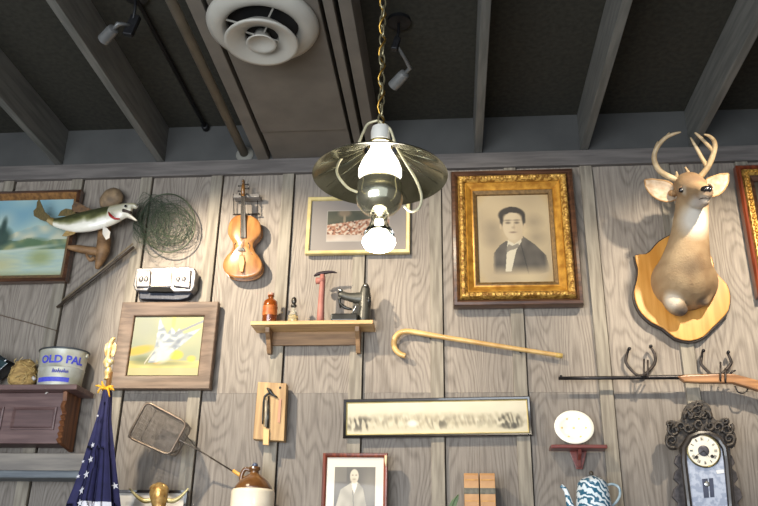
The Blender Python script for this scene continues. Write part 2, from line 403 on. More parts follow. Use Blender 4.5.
obj('bail_ring', MB().sweep([lc+Vector((.036*math.cos(a), .036*math.sin(a), .098)) for a in [2*pi*k/24 for k in range(24)]], .003, 8, closed=True), M_BRASS, t, True)
b = MB(); z = lc.z+.160; k = 0
while z < DECK-.01:
    pts = []
    for j in range(14):
        a = 2*pi*j/14; l = Vector((.0085*math.cos(a), 0, .021*math.sin(a)))
        l = Matrix.Rotation(pi/2*(k % 2)+.5, 3, 'Z') @ l; pts.append(Vector((lc.x, lc.y, z+.018))+l)
    b.sweep(pts, .0028, 6, closed=True); z += .0345; k += 1
obj('chain', b, mat('steel_chain', (150, 140, 110), .35, .8), t, True)
zz = [lc.z+.15+i*(DECK-lc.z-.16)/90 for i in range(91)]
obj('power_cord', MB().sweep([(lc.x+.0095*math.sin(i*.95), lc.y-.0095*math.cos(i*.95)-.004, z) for i, z in enumerate(zz)], .0032, 6), M_CHAIN, t, True)
obj('ceiling_hook', MB().lathe([(.012, -.03), (.02, -.02), (.05, -.008), (.055, 0)], (lc.x, lc.y, DECK), 20), M_BRASS, t, True)
pl = bpy.data.lights.new('pendant_bulb_light', 'POINT'); pl.energy = 9; pl.color = (1, .9, .75); pl.shadow_soft_size = .04
po = bpy.data.objects.new('pendant_bulb_light', pl); COL.objects.link(po); po.location = lc+Vector((0, 0, -.25))

# ------------------------------------------------------------------ framed pictures
M_GOLD = mat('gilt', (204, 152, 62), .38, .35, (160, 108, 36), 26, bump=.3)
M_GOLDORN = mat('ornate_gilt', (206, 164, 84), .42, .35, (132, 92, 36), 60, bump=.9, contrast=(.42, .58))
M_DKWOOD = wood('dark_walnut', (92, 62, 44), (58, 38, 28), 14, 'x', .3, .1, .4)
def frame_parts(t, r, segs, off0=.02):     # segs: (part name, material, profile)
    for nm, m, prof in segs:
        b = MB(); r.rings(b, prof); obj(nm, b, m, t, 'auto')
    b = MB(); r.slab(b, .012, off0, off0+.006); obj('backing_board', b, mat('backing_board', (120, 104, 84), .9), t)
def bead_ornament(r, name, t, inset, off, rad, step, m):
    b = MB(); a, h = r.w/2-inset, r.h/2-inset
    per = [((-a, -h), (a, -h)), ((a, -h), (a, h)), ((a, h), (-a, h)), ((-a, h), (-a, -h))]
    q = 0
    for p0, p1 in per:
        L_ = math.dist(p0, p1); n = int(L_/step)
        for i in range(n):
            x = p0[0]+(p1[0]-p0[0])*(i+.5)/n; z = p0[1]+(p1[1]-p0[1])*(i+.5)/n
            s = rad*(1 if q % 2 else .72); q += 1
            b.ball(r.P(x, z, off), (s*1.15, s*.7, s), 8)
    obj(name, b, m, t, True)

# ornate portrait
r = Rect([(449, 172), (571, 169), (585.5, 305), (455, 307)], .06)
def portrait(u, v):
    g = 150+70*(1-max(0, v-.35))+14*nz(u, v, 3)
    base = mixc((212, 190, 150), (186, 166, 132), .5+.9*nz(u, v, 2.2))
    edge = max(blob(u, v, .5, .5, .62, .66, .1), 0); base = mixc((196, 168, 120), base, edge)
    for cu, cv in ((.2, .62), (.2, .48), (.78, .68), (.80, .5)): base = mixc(base, (140, 126, 104), .55*blob(u, v, cu, cv, .10, .07, .8))
    # coat with shoulders fading out at the bottom
    coat = inpoly(u, v, [(.19, .10), (.21, .33), (.30, .42), (.39, .47), (.5, .40), (.62, .52), (.78, .42), (.92, .30), (.97, .12), (.7, .06), (.4, .05)])
    if coat:
        fade = min(1, max(0, (v-.08)/.12)); fade *= min(1, max(0, (u-.18)/.06))*min(1, max(0, (.97-u)/.08))
        base = mixc(base, mixc((66, 62, 58), (96, 90, 82), .5+nz(u, v, 9)), .9*fade)
        if abs((u-.62)-(v-.3)*-.25) < .008: base = mixc(base, (40, 38, 36), .5*fade)
    if inpoly(u, v, [(.36, .12), (.40, .42), (.42, .50), (.60, .52), (.60, .46), (.52, .36), (.44, .12)]): base = (226, 214, 186)
    if inpoly(u, v, [(.37, .37), (.42, .43), (.47, .41), (.55, .44), (.57, .40), (.50, .37), (.44, .36), (.38, .33)]): base = mixc(base, (120, 112, 100), .75)
    if inpoly(u, v, [(.40, .60), (.42, .47), (.50, .43), (.62, .50), (.62, .6)]): base = (206, 186, 152)
    # head
    base = mixc(base, (214, 194, 160), blob(u, v, .485, .64, .135, .165, .06))
    base = mixc(base, (190, 168, 134), .5*blob(u, v, .57, .60, .05, .12, .6))
    hair = blob(u, v, .48, .765, .185, .095, .08)*(1-blob(u, v, .49, .715, .135, .085, .15))*(1 if v > .66 else max(0, 1-(.66-v)/.05))
    if inpoly(u, v, [(.34, .79), (.37, .83), (.45, .865), (.55, .86), (.62, .82), (.655, .76), (.60, .785), (.52, .79), (.45, .80), (.41, .775)]): hair = 1
    base = mixc(base, (52, 47, 42), .92*hair)
    for cu in (.335, .645): base = mixc(base, (58, 52, 46), .9*blob(u, v, cu, .71, .022, .065, .4))
    for cu in (.32, .655): base = mixc(base, (204, 182, 146), blob(u, v, cu, .635, .016, .032, .3))
    for cu in (.425, .545):
        base = mixc(base, (92, 82, 70), .8*blob(u, v, cu, .675, .032, .012, .6)); base = mixc(base, (110, 98, 82), .7*blob(u, v, cu, .705, .045, .009, .6))
    base = mixc(base, (150, 132, 106), .6*blob(u, v, .495, .62, .02, .012, .8)); base = mixc(base, (130, 108, 90), .8*blob(u, v, .49, .565, .045, .010, .6))
    base = mixc(base, (170, 148, 116), .5*blob(u, v, .51, .635, .010, .04, .8))
    return base
t = thing('picture_frame', 'large ornate gilt frame holding an old portrait of a man in dark suit', 'picture', Vector((r.cx, -.02, r.cz)))
frame_parts(t, r, [('outer_moulding', M_DKWOOD, [(0, .02), (0, .062), (.006, .074), (.020, .078), (.032, .068), (.036, .060)]),
    ('ornate_band', M_GOLDORN, [(.036, .055), (.038, .080), (.046, .092), (.058, .094), (.070, .084), (.074, .072)]),
    ('gilt_cove', M_GOLD, [(.074, .070), (.080, .074), (.094, .062), (.108, .052), (.114, .054)]),
    ('inner_slip', mat('bronze_slip', (126, 98, 58), .5, .3, (96, 74, 44), 60), [(.114, .054), (.118, .056), (.134, .046), (.138, .030)])])
bead_ornament(r, 'leaf_ornament', t, .054, .090, .0105, .0155, M_GOLDORN)
r.picture('portrait_print', t, .136, .034, portrait, 140, 160, gain=.82)

# right edge frame
r = Rect([(737, 166), (845, 162), (868, 292), (757, 300)], .06, 0)
t = thing('picture_frame', 'red-brown and gilt beaded frame cut off by the right edge of the photo', 'picture', Vector((r.cx, -.02, r.cz)))
M_RED = wood('mahogany', (132, 62, 36), (88, 38, 22), 14, 'z', .3, .1, .4)
frame_parts(t, r, [('outer_moulding', M_RED, [(0, .02), (0, .060), (.008, .070), (.020, .068), (.026, .056)]),
    ('beaded_band', M_GOLDORN, [(.026, .05), (.03, .07), (.055, .074), (.062, .062)]), ('inner_slip', M_DKWOOD, [(.062, .06), (.085, .045), (.09, .03)])])
bead_ornament(r, 'bead_ornament', t, .044, .076, .010, .018, M_GOLD)
r.picture('dark_print', t, .088, .034, lambda u, v: mixc((60, 48, 36), (96, 84, 62), .5+nz(u, v, 3)), 20, 20)

# landscape at the left
r = Rect([(-38, 194), (83, 189.5), (65, 282), (-62, 283)], .05, 0)
def lake(u, v):
    uu = u; sky = mixc((168, 196, 190), (116, 160, 178), (v-.5)*1.6+.9*nz(u, v, 3)); c = mixc(sky, (214, 214, 186), .45*max(0, nz(u, v, 4, 3)+.25))
    ridge = .60+.12*math.sin(u*9+1)*.5+.05*nz(u, 0, 14); ridge2 = .46+.05*nz(u, .3, 7)
    if v < ridge: c = mixc((150, 176, 172), (208, 206, 178), .5+1.2*nz(u, v, 9))
    if v < ridge2: c = mixc((96, 122, 100), (158, 160, 112), .5+1.3*nz(u, v, 12))
    if v < .34: c = mixc((168, 190, 182), (188, 202, 178), .5+nz(u, v*5, 8))
    c = mixc(c, (88, 116, 82), .9*blob(u, v, .70, .42, .13, .06, .5)); c = mixc(c, (150, 160, 104), .8*blob(u, v, .78, .23, .10, .09, .6))
    c = mixc(c, (52, 76, 66), .95*blob(u, v, .36, .50, .12, .14, .3)); c = mixc(c, (44, 66, 60), .9*blob(u, v, .39, .66, .025, .10, .5))
    c = mixc(c, (196, 190, 140), .8*blob(u, v, .42, .14, .14, .10, .7)); c = mixc(c, (206, 214, 196), .9*blob(u, v, .62, .345, .22, .018, .8, .15))
    c = mixc(c, (150, 150, 104), .7*max(0, 1-v/.07)); return c
t = thing('picture_frame', 'wide brown-framed painting of a mountain lake behind the fish tail', 'picture', Vector((r.cx, -.02, r.cz)))
frame_parts(t, r, [('outer_moulding', M_DKWOOD, [(0, .02), (0, .060), (.010, .070), (.018, .066)]),
    ('inner_moulding', wood('golden_brown_wood', (140, 100, 58), (104, 72, 42), 14, 'z', .4), [(.018, .066), (.034, .050), (.044, .040), (.046, .030)])])
r.picture('lake_painting', t, .044, .032, lake, 170, 100, gain=.94)

# still-life in the wide plain frame
r = Rect([(120, 303), (217, 302), (212, 389.5), (113, 389)], .05)
def still(u, v):
    c = mixc((196, 196, 150), (172, 180, 146), .5+nz(u, v, 3))
    c = mixc(c, (226, 214, 130), .8*blob(u, v, .80, .86, .3, .14, .8)); c = mixc(c, (168, 172, 156), .7*blob(u, v, .15, .8, .2, .3, .7))
    if v < .25: c = mixc((236, 222, 138), (220, 206, 118), .5+nz(u, v, 6))
    if v < .13: c = mixc(c, (206, 200, 150), .7)
    c = mixc(c, (120, 128, 84), .85*blob(u, v, .18, .26, .14, .06, .6)); c = mixc(c, (112, 122, 88), .6*blob(u, v, .5, .2, .3, .035, .7))
    c = mixc(c, (230, 186, 60), .95*blob(u, v, .12, .42, .20, .07, .3, .25)); c = mixc(c, (214, 160, 56), blob(u, v, .40, .25, .07, .06, .25))
    c = mixc(c, (232, 206, 66), blob(u, v, .66, .34, .10, .08, .2)); c = mixc(c, (236, 208, 84), blob(u, v, .88, .28, .06, .05, .3))
    c = mixc(c, (238, 222, 110), .9*blob(u, v, .57, .92, .03, .12, .4))
    if inpoly(u, v, [(.34, .45), (.36, .98), (.45, .80), (.50, .70), (.55, .82), (.62, .72), (.66, .80), (.74, .70), (.98, .80), (.80, .58), (.58, .36), (.52, .30), (.40, .22), (.27, .22), (.33, .40)]):
        c = mixc((232, 234, 226), (148, 160, 172), .5+1.6*nz(u+v, v-u, 10))
    c = mixc(c, (244, 240, 226), .9*blob(u, v, .48, .36, .11, .16, .3, -.5)); c = mixc(c, (126, 136, 150), .7*blob(u, v, .66, .56, .03, .14, .6, -.8))
    if abs((v-.70)-(u-.6)*.55) < .022 and u > .6: c = (150, 156, 162)
    if abs((v-.20)-(u-.22)*1.9) < .02 and .22 < u < .36: c = (222, 214, 190)
    return c
t = thing('picture_frame', 'wide plain brown wooden frame holding a still life of a white bird and fruit', 'picture', Vector((r.cx, -.02, r.cz)))
M_BRN = wood('dull_brown_wood', (116, 96, 80), (88, 71, 58), 12, 'x', .5, .2)
frame_parts(t, r, [('flat_moulding', M_BRN, [(0, .02), (0, .056), (.004, .060), (.066, .050), (.070, .046)]), ('inner_edge', M_DKWOOD, [(.070, .046), (.072, .048), (.076, .036)])])
r.picture('still_life_print', t, .074, .038, still, 120, 100, gain=.72)

# gold framed print behind the lamp
r = Rect([(307.5, 197), (409, 195), (411, 252.5), (305.5, 254)], .045)
def tasting(u, v):
    mx, mz = .17, .18
    if not (mx < u < 1-mx and mz < v < 1-mz-.02): return (166, 156, 148)
    if u < mx+.008 or u > 1-mx-.008 or v < mz+.012 or v > 1-mz-.032: return (206, 198, 186)
    a = (u-mx)/(1-2*mx); b_ = (v-mz)/(1-2*mz)
    c = mixc((74, 78, 62), (98, 96, 74), .5+nz(u, v, 9))
    c = mixc(c, (150, 130, 104), blob(a, b_, .28, .88, .10, .12, .3)); c = mixc(c, (168, 150, 120), blob(a, b_, .28, .68, .02, .14, .3))
    if b_ < .52+.25*a: c = mixc((236, 214, 190), (182, 120, 88), .5+2.2*nz(u, v*.6, 34))
    if b_ < .52+.25*a and nz(u, v*.6, 40, 5) > .28: c = (112, 66, 48)
    if b_ < .22-.05*a: c = mixc((228, 214, 200), (206, 186, 168), .5+nz(u, v, 8))
    return c
t = thing('picture_frame', 'thin gold frame with grey mat and small dark and tan print behind the pendant lamp', 'picture', Vector((r.cx, -.02, r.cz)))
frame_parts(t, r, [('gold_moulding', mat('pale_gold', (208, 192, 138), .4, .2, (190, 172, 116), 20), [(0, .02), (0, .044), (.004, .048), (.018, .046), (.022, .036)])])
r.picture('matted_print', t, .02, .034, tasting, 190, 110, gain=.74)

# long panorama
r = Rect([(343.5, 399), (531, 396.5), (531.5, 435), (343, 438.5)], .04)
def pano(u, v):
    c = mixc((206, 194, 164), (220, 210, 182), v+.4*nz(u*4, v, 3)); c = mixc(c, (150, 138, 110), .5*blob(u, v, .5, .42, .7, .2, .5)*max(0, .6+1.2*nz(u*9, v, 5)))
    tr = nz(u*70+3*v, v*2.4, 1.0, 2)+.6*nz(u*30-2*v, v*5, 1.0, 7); k = .75*blob(u, v, .07, .32, .075, .22, .3)+.5*blob(u, v, .51, .30, .05, .16, .5)+.8*blob(u, v, .905, .36, .065, .24, .25)+.3*blob(u, v, .5, .38, .5, .2, .5)
    c = mixc(c, (84, 76, 58), k*min(1, max(0, tr+.15)*2.2))
    c = mixc(c, (74, 68, 52), blob(u, v, .905, .21, .06, .09, .3)*(.55+.9*nz(u*60, v*3, 1)))
    c = mixc(c, (240, 234, 214), .9*blob(u, v, .365, .32, .03, .10, .4)); c = mixc(c, (214, 204, 170), .8*max(0, 1-v/.10)); return c
t = thing('picture_frame', 'long narrow black-framed sepia panorama photograph below the walking cane', 'picture', Vector((r.cx, -.02, r.cz)))
M_BLKW = mat('black_lacquer', (36, 32, 32), .3, 0, (26, 24, 24), 10, coat=.4)
frame_parts(t, r, [('black_moulding', M_BLKW, [(0, .02), (0, .040), (.004, .044), (.012, .040), (.014, .034)]), ('gilt_slip', mat('pale_gold', (1, 1, 1)), [(.014, .034), (.016, .036), (.020, .032)])])
r.picture('panorama_print', t, .018, .032, pano, 420, 70, gain=.90)

# standing man photograph
r = Rect([(324, 452.5), (386.5, 453.5), (388, 548), (318, 548)], .09, 0)
def standing(u, v):
    mx, mt = .145, .115; vv = v
    if u < mx or u > 1-mx or v > 1-mt or v < .1: return (232, 220, 200)
    a = (u-mx)/(1-2*mx); b_ = (v-.1)/(1-mt-.1)
    c = mixc((118, 110, 98), (92, 86, 78), .5+1.2*nz(u, v, 3)); c = mixc(c, (148, 140, 124), .5*blob(a, b_, .85, .7, .2, .3, .6))
    if a < .3 and b_ > .78: c = mixc(c, (136, 128, 112), .5)
    if inpoly(a, b_, [(.04, -.1), (.06, .42), (.16, .66), (.36, .74), (.42, .77), (.58, .77), (.70, .68), (.80, .40), (.78, -.1)]):
        c = mixc((176, 166, 146), (148, 140, 122), .5+1.4*nz(u, v, 7))
        if abs(a-.45-(.7-b_)*.12) < .012: c = (120, 112, 98)
        if inpoly(a, b_, [(.16, .2), (.40, .42), (.44, .38), (.22, .16)]): c = mixc(c, (110, 102, 90), .5)
    if inpoly(a, b_, [(.42, .78), (.44, .68), (.49, .60), (.54, .68), (.57, .78)]): c = (226, 216, 196)
    c = mixc(c, (214, 200, 176), blob(a, b_, .485, .86, .105, .105, .08)); c = mixc(c, (190, 176, 150), .7*blob(a, b_, .47, .80, .07, .035, .5))
    for k in (.445, .53): c = mixc(c, (110, 100, 86), .7*blob(a, b_, k, .875, .022, .010, .6))
    c = mixc(c, (120, 108, 92), .6*blob(a, b_, .485, .815, .035, .008, .6)); return c
t = thing('picture_frame', 'reddish-brown framed photograph of a standing man in a pale suit below the panorama', 'picture', Vector((r.cx, -.06, LEDGE)))
frame_parts(t, r, [('mahogany_moulding', M_RED, [(0, .06), (0, .088), (.004, .094), (.014, .090), (.020, .080)]), ], .06)
b = MB(); q = r.P(r.w/2-.008, r.h/2-.012, .094); b.sweep([q, q-Vector((0, 0, .03)), q-Vector((-.001, 0, .05))], [.007, .006, .003], 8); obj('corner_chip', b, mat('bare_wood_chip', (224, 204, 164), .6), t, True)
r.picture('photograph', t, .018, .078, standing, 120, 160, gain=.92)
obj('strut', MB().box((r.cx, -.04, LEDGE+.16), (.05, .006, .32), Matrix.Rotation(-.08, 3, 'X')), M_DKWOOD, t)

# certificate behind the gilt skull
r = Rect([(113, 489.5), (184, 491), (184, 556), (110, 556)], .06, 0)
t = thing('picture_frame', 'thin black frame with white paper behind the brass longhorn skull', 'picture', Vector((r.cx, -.04, LEDGE-.0)))
frame_parts(t, r, [('black_moulding', M_BLKW, [(0, .04), (0, .062), (.012, .062), (.014, .054)])], .04)
def cert(u, v):
    c = (228, 224, 216)
    if .78 < v < .84 and .12 < u < .42 and nz(u*60, 0, 1) > -.1: c = (206, 202, 196)
    return c
r.picture('white_paper', t, .012, .052, cert, 60, 30, gain=.95)
# ------------------------------------------------------------------ violin
M_VIO = mat('violin_varnish', (178, 126, 74), .27, 0, (142, 92, 50), 9, (3, 3, 1), coat=.8)
M_EBO = mat('ebony', (34, 30, 28), .35, 0, (48, 42, 38), 20)
o_ = .075
vc = W(242.5, 246, o_)
bpx = [(242.5, 215), (251, 216), (258, 220), (260.5, 226), (260.5, 233), (257.5, 238), (254, 242), (253, 247), (255, 252), (259, 257), (262, 264), (260.5, 271), (254, 276), (242, 278), (231, 276.5), (224.5, 271), (223, 264), (226, 257), (230.5, 252), (233, 247), (232.5, 242), (230, 238), (228, 233), (228.5, 226), (231.5, 219.5), (236, 216)]
t = thing('violin', 'orange-brown violin hanging vertically on the wall', 'violin', Vector((vc.x, -.02, vc.z)))
def scaled(pix, s): 
    cx = sum(p[0] for p in pix)/len(pix); cy = sum(p[1] for p in pix)/len(pix)
    return [(cx+(x-cx)*s, cy+(y-cy)*s) for x, y in pix]
def crpix(pix, k=3):
    P_, _ = crom([Vector((x, y, 0)) for x, y in pix], [(1, 1)]*len(pix), k, True); return [(p.x, p.y) for p in P_]
body = crpix(bpx)
def stack(levels, pix):    # closed shape from scaled outlines at rising offsets
    n = len(pix); vs = []; fs = []
    for s, o in levels: vs += [W(x, y, o_)*1 for x, y in scaled(pix, s)]; 
    for i, (s, o) in enumerate(levels):
        for k in range(n): vs[i*n+k] = Vector((vs[i*n+k].x, -o, vs[i*n+k].z))
    for i in range(len(levels)-1):
        for k in range(n): fs.append((i*n+k, i*n+(k+1) % n, (i+1)*n+(k+1) % n, (i+1)*n+k))
    fs.append(list(range(n))); fs.append([(len(levels)-1)*n+k for k in range(n-1, -1, -1)])
    return MB().add(vs, fs)
obj('back_plate', stack([(.9, .018), (1, .024), (1, .028)], body), M_VIO, t, 'auto')
obj('ribs', stack([(.955, .028), (.955, .072)], body), M_VIO, t)
obj('top_plate', stack([(1, .072), (1, .076), (.93, .079), (.75, .086), (.45, .091), (.15, .0925)], body), M_VIO, t, True)
def vp(px, py, o): return W(px, py, o)
b = MB(); b.sweep([vp(242.8, 217, .082), vp(243, 196, .085)], [(.010, .010), (.008, .008)], 10); obj('neck', b, M_VIO, t, True)
b = MB().pprism([(241, 196), (245, 196), (246.3, 238), (240.2, 238)], .094, .100); obj('fingerboard', b, M_EBO, t, bevel=.002)
b = MB(); c = vp(243.3, 184, .085)
b.sweep([vp(243, 196, .085), vp(243.2, 189, .082), vp(243.4, 184, .086)], [(.010, .011), (.012, .011), (.010, .009)], 10)
b.sweep([c+Vector((0, -.012*math.cos(a)*(1-a/14), .008+.014*math.sin(a)*(1-a/14))) for a in [i*.5 for i in range(18)]], [.007*(1-i/30) for i in range(18)], 8)
hd_ = obj('scroll', b, mat('scroll_wood', (120, 84, 40), .3, 0, (90, 60, 30), 12, coat=.5), t, True)
for k, (x, y) in enumerate(((239.8, 186), (247.2, 188.5), (239.6, 191.2), (247, 184.5))):
    obj('tuning_peg', MB().sweep([vp(243.4, y, .085), vp(x, y, .085), vp(x+(1.6 if x > 243 else -1.6), y, .085)], [.003, .003, .006], 8), M_EBO, t, True)
b = MB().pprism([(237.3, 251), (238.6, 247.8), (243.8, 247.8), (245.2, 251)], .093, .100); obj('bridge', b, M_EBO, t, bevel=.001)
b = MB().pprism([(239.6, 255), (243.6, 255), (244.8, 262), (243, 272), (239.8, 272), (238.6, 262)], .094, .101); obj('tailpiece', b, mat('pale_boxwood', (186, 142, 84), .5, 0, (164, 120, 66), 10), t, bevel=.002)
for s in (-1, 1):
    b = MB()
    q = [(241.8+s*6.2, 243), (241.8+s*7.6, 245), (241.8+s*7.4, 249), (241.8+s*9.2, 253), (241.8+s*10.6, 254.6)]
    b.sweep([vp(x, y, .0905) for x, y in q], [.0026, .0014, .0012, .0014, .0026], 6, sub=3)
    obj('sound_hole', b, M_EBO, t, True)
for k in range(4):
    dx = -1.6+k*1.05
    obj('string', MB().sweep([vp(242.6+dx*.5, 197, .1015), vp(241.5+dx, 248, .1035), vp(241.5+dx*.7, 256, .102)], .0006, 4), mat('steel_string', (180, 176, 168), .3, .9), t)
t2 = thing('violin_hanger', 'grey wooden bracket with wire loops holding the violin neck', 'bracket', vp(245, 193.5, .02))
M_GREYH = wood('grey_bracket_wood', (138, 134, 130), (108, 104, 100), 10, 'x', .6)
a, c = vp(232, 193.5, .1), vp(258, 193.5, .1)
obj('bar', MB().bb(a.x, c.x, .02, .072, a.z-.010, a.z+.010), M_GREYH, t2, bevel=.003)
for s in (233.5, 257.5):
    obj('side_wire', MB().sweep([vp(s, 194, .03), vp(s+.5, 214, .03)], .0025, 6), M_BLK, t2, True)
obj('lower_bar', MB().sweep([vp(233, 214.5, .03), vp(259.5, 214, .03)], .0045, 8), M_EBO, t2, True)
for s in (239.5, 246.8):
    obj('prong', MB().sweep([vp(s, 193.5, .07), vp(s, 194.5, .12)], .004, 8), M_BLK, t2, True)

# ------------------------------------------------------------------ fish mount
def F_(px, py, o=.14): return W(px, py, o)
t = thing('mounted_fish', 'green-backed mounted bass with white belly and open mouth facing right', 'fish', F_(92, 221, .1))
secs = [(48, 219.2, 3.0), (54, 222, 4.6), (64, 223, 7.5), (76, 222.8, 11), (90, 220.8, 12.2), (102, 218, 12.2), (112, 215.2, 11), (120, 212.2, 9.6), (127, 210, 8), (132, 209.5, 6)]
pts = [F_(x, y) for x, y, h in secs]; rad = [(h/196*.5+.004 if i in (0,) else h/196*.52, h/196*1.04) for i, (x, y, h) in enumerate(secs)]
def fishcol(p):
    # height relative to the body's mid line
    i = 0
    while i < len(pts)-2 and p.x > pts[i+1].x: i += 1
    f_ = max(0, min(1, (p.x-pts[i].x)/(pts[i+1].x-pts[i].x))); m = pts[i].lerp(pts[i+1], f_); hh = (secs[i][2]*(1-f_)+secs[i+1][2]*f_)/196
    k = (p.z-m.z)/hh; s = nz(p.x*9, p.z*9, 2.2)+.5*nz(p.x, p.z, 45)
    c = mixc((236, 230, 214), (112, 112, 70), (k+.42+.25*s)/.5); c = mixc(c, (62, 64, 40), (k+.02+.3*s)/.45)
    if p.x < pts[1].x: c = mixc(c, (146, 116, 62), .7)
    if p.x > F_(109, 215).x: c = mixc(c, (222, 214, 194), .75); c = mixc(c, (150, 142, 104), .7*max(0, min(1, (k-.5)*3)))
    e = (p-F_(124.5, 206.5, .12)); 
    return c
b = MB(); b.sweep(pts, rad, 20, ref=(0, 1, 0), sub=5)
b.sweep([F_(124, 208), F_(130, 206.5), F_(134.5, 205.5), F_(136.5, 208.5)], [(.028, .026), (.024, .020), (.018, .012), (.008, .010)], 14, ref=(0, 1, 0), sub=4)   # upper jaw
b.sweep([F_(120, 213), F_(127, 215), F_(132.5, 218), F_(137, 221)], [(.028, .024), (.024, .016), (.018, .009), (.008, .005)], 14, ref=(0, 1, 0), sub=4)   # lower jaw
remeshed('body', b, M_FISH, t, .0055, fishcol, 3)
M_FIN = mat('olive_fin', (112, 94, 56), .5, 0, (78, 70, 42), 60, (6, 6, 1), bump=.5)
M_FINY = mat('tan_fin', (170, 140, 86), .5, 0, (130, 104, 60), 60, bump=.5)
def fin(name, pix, o0, o1, m=M_FIN): return obj(name, MB().pprism(pix, o0, o1), m, t, bevel=.002)
fin('tail_fin', [(50, 216), (45, 212), (42, 205), (39, 198.5), (37, 203), (36.5, 208), (33.5, 211), (34, 216), (40, 219.5), (46, 221.5), (50, 222)], .137, .144)
fin('rear_dorsal_fin', [(58, 216), (61, 211), (66, 208.5), (72, 209.5), (76, 213), (74, 216)], .137, .143)
fin('front_dorsal_fin', [(72, 212), (72, 206), (75, 201.5), (80, 203), (86, 207), (94, 210), (92, 213)], .137, .143, mat('brown_fin', (118, 88, 60), .5, 0, (80, 62, 46), 60, bump=.5))
fin('anal_fin', [(66, 231), (62, 236), (66, 236.5), (74, 234.5), (76, 232)], .137, .143, M_FINY)
fin('pectoral_fin', [(103, 226), (107, 228), (110.5, 232), (109.5, 238), (106, 240), (102.5, 234)], .20, .205, mat('white_fin', (226, 218, 204), .5))
gill = [F_(108.5, 212, .19), F_(110.5, 215.5, .206), F_(115, 218.5, .204), F_(120, 219, .196)]
obj('gill_slit', MB().sweep(gill, [.003, .0075, .007, .003], 8, sub=4), mat('red_gill', (168, 34, 30), .4), t, True)
obj('eye', MB().ball(F_(125.5, 206.2, .172), .0075, 12), mat('black_glass_eye', (18, 16, 14), .1, coat=1), t, True)
obj('mouth_lining', MB().sweep([F_(124, 211.5, .15), F_(131, 213, .15)], [(.026, .012), (.012, .009)], 12, ref=(0, 1, 0)), mat('dark_mouth', (70, 56, 48), .6), t, True)
# driftwood the fish is mounted on
M_DRIFT = mat('driftwood', (150, 114, 76), .6, 0, (104, 76, 50), 14, (1, 1, 2), bump=.5)
t = thing('driftwood_mount', 'forked brown driftwood branch under and behind the mounted bass', 'driftwood', W(100, 250, .03))
b = MB()
b.sweep([W(103, 228, .07), W(104, 240, .07), W(103, 250, .07), W(100, 260, .06), W(97, 269, .05)], [.026, .036, .038, .026, .010], 12, sub=4)
b.sweep([W(101, 252, .07), W(91, 251, .075), W(80, 249, .08), W(70, 247.5, .09), W(67, 247, .09)], [.026, .024, .022, .014, .006], 12, sub=4)
b.sweep([W(94, 258, .06), W(90, 260, .07), W(86, 254, .08)], [.014, .010, .006], 10, sub=3)
b.sweep([W(104, 240, .055), W(108, 222, .04), W(112, 205, .045)], [.028, .02, .03], 12, sub=4)
M = mat
obj('branch', b, M_DRIFT, t, True)
b = MB().sweep([W(104, 208, .06), W(107, 203, .062), W(112, 198.5, .062), W(118, 195, .06), W(122, 193, .058)], [(.02, .02), (.036, .05), (.042, .062), (.038, .052), (.012, .02)], 18, sub=4)
obj('rounded_knot', b, mat('grey_brown_knot', (146, 122, 92), .65, 0, (104, 86, 66), 20, bump=.5), t, True)

# ------------------------------------------------------------------ landing net
M_CORD = mat('dark_green_cord', (66, 78, 58), .8, 0, (44, 54, 42), 60)
t = thing('landing_net', 'tangled dark green landing net with long thin handle pointing down to the left', 'fishing net', W(160, 225, .02))
obj('handle', MB().sweep([W(57, 307.5, .035), W(96, 277, .045), W(134, 247, .055)], .008, 10), mat('dark_handle_wood', (74, 62, 50), .5, 0, (50, 42, 36), 30), t, True)
obj('handle_rod', MB().sweep([W(62, 300.5, .05), W(98, 272.5, .058), W(133, 243.5, .062)], .0045, 8), mat('bleached_rod', (128, 114, 92), .5), t, True)
hoop = []
for k in range(40):
    a = 2*pi*k/40; q = W(168+28*math.cos(a)*1.0+2*math.sin(a), 223+30*math.sin(a), .05); hoop.append(Vector((q.x, -(.05+.02*math.sin(a+1)), q.z)))
obj('hoop', MB().sweep(hoop, .0038, 8, closed=True), mat('green_hoop', (74, 82, 62), .5, .2), t, True)
b = MB(); rnd = random.Random(5)
for i in range(70):
    cx = 165+rnd.uniform(-13, 6) if i < 46 else 172; cy = 224+rnd.uniform(-6, 8) if i < 46 else 225
    if i < 30: cx, cy = 150+rnd.uniform(-6, 8), 222+rnd.uniform(-8, 8)
    ra = rnd.uniform(8, 27); rb = rnd.uniform(9, 30); ph = rnd.uniform(0, 6); rot = rnd.uniform(-.6, .6)
    if i < 30: ra *= .62
    L0 = rnd.uniform(2, 6.2); pts = []
    for k in range(18):
        a = ph+L0*k/17; x = ra*math.cos(a); y = rb*math.sin(a)
        xx = cx+x*math.cos(rot)-y*math.sin(rot)+1.6*nz(k*.4, i, 1, 2); yy = cy+x*math.sin(rot)+y*math.cos(rot)+1.6*nz(i, k*.4, 1, 4)
        xx = max(133, min(201, xx)); yy = max(190, min(264, yy))
        pts.append(W(xx, yy, .032+.05*(.5+.5*math.sin(a*1.3+i))))
    b.sweep(pts, .0011, 4)
o = obj('netting', b, M_CORD, t)
# net mesh lattice inside the hoop
b = MB(); 
for fam in (0, 1):
    for i in range(-9, 10):
        pts = []
        for k in range(13):
            s = -1+2*k/12; d = i/9.5
            x, y = (d+.25*s, s) if fam == 0 else (s, d-.25*s)
            if x*x+y*y > .98: continue
            x += .05*nz(s*3, i, 1, fam); y += .05*nz(i, s*3, 1, fam+5)
            q = W(168+27*x, 223+29*y, .04); pts.append(Vector((q.x, -(.04+.045*(1-x*x-y*y)), q.z)))
        if len(pts) > 1: b.sweep(pts, .0008, 3)
obj('mesh_lattice', b, M_CORD, t)

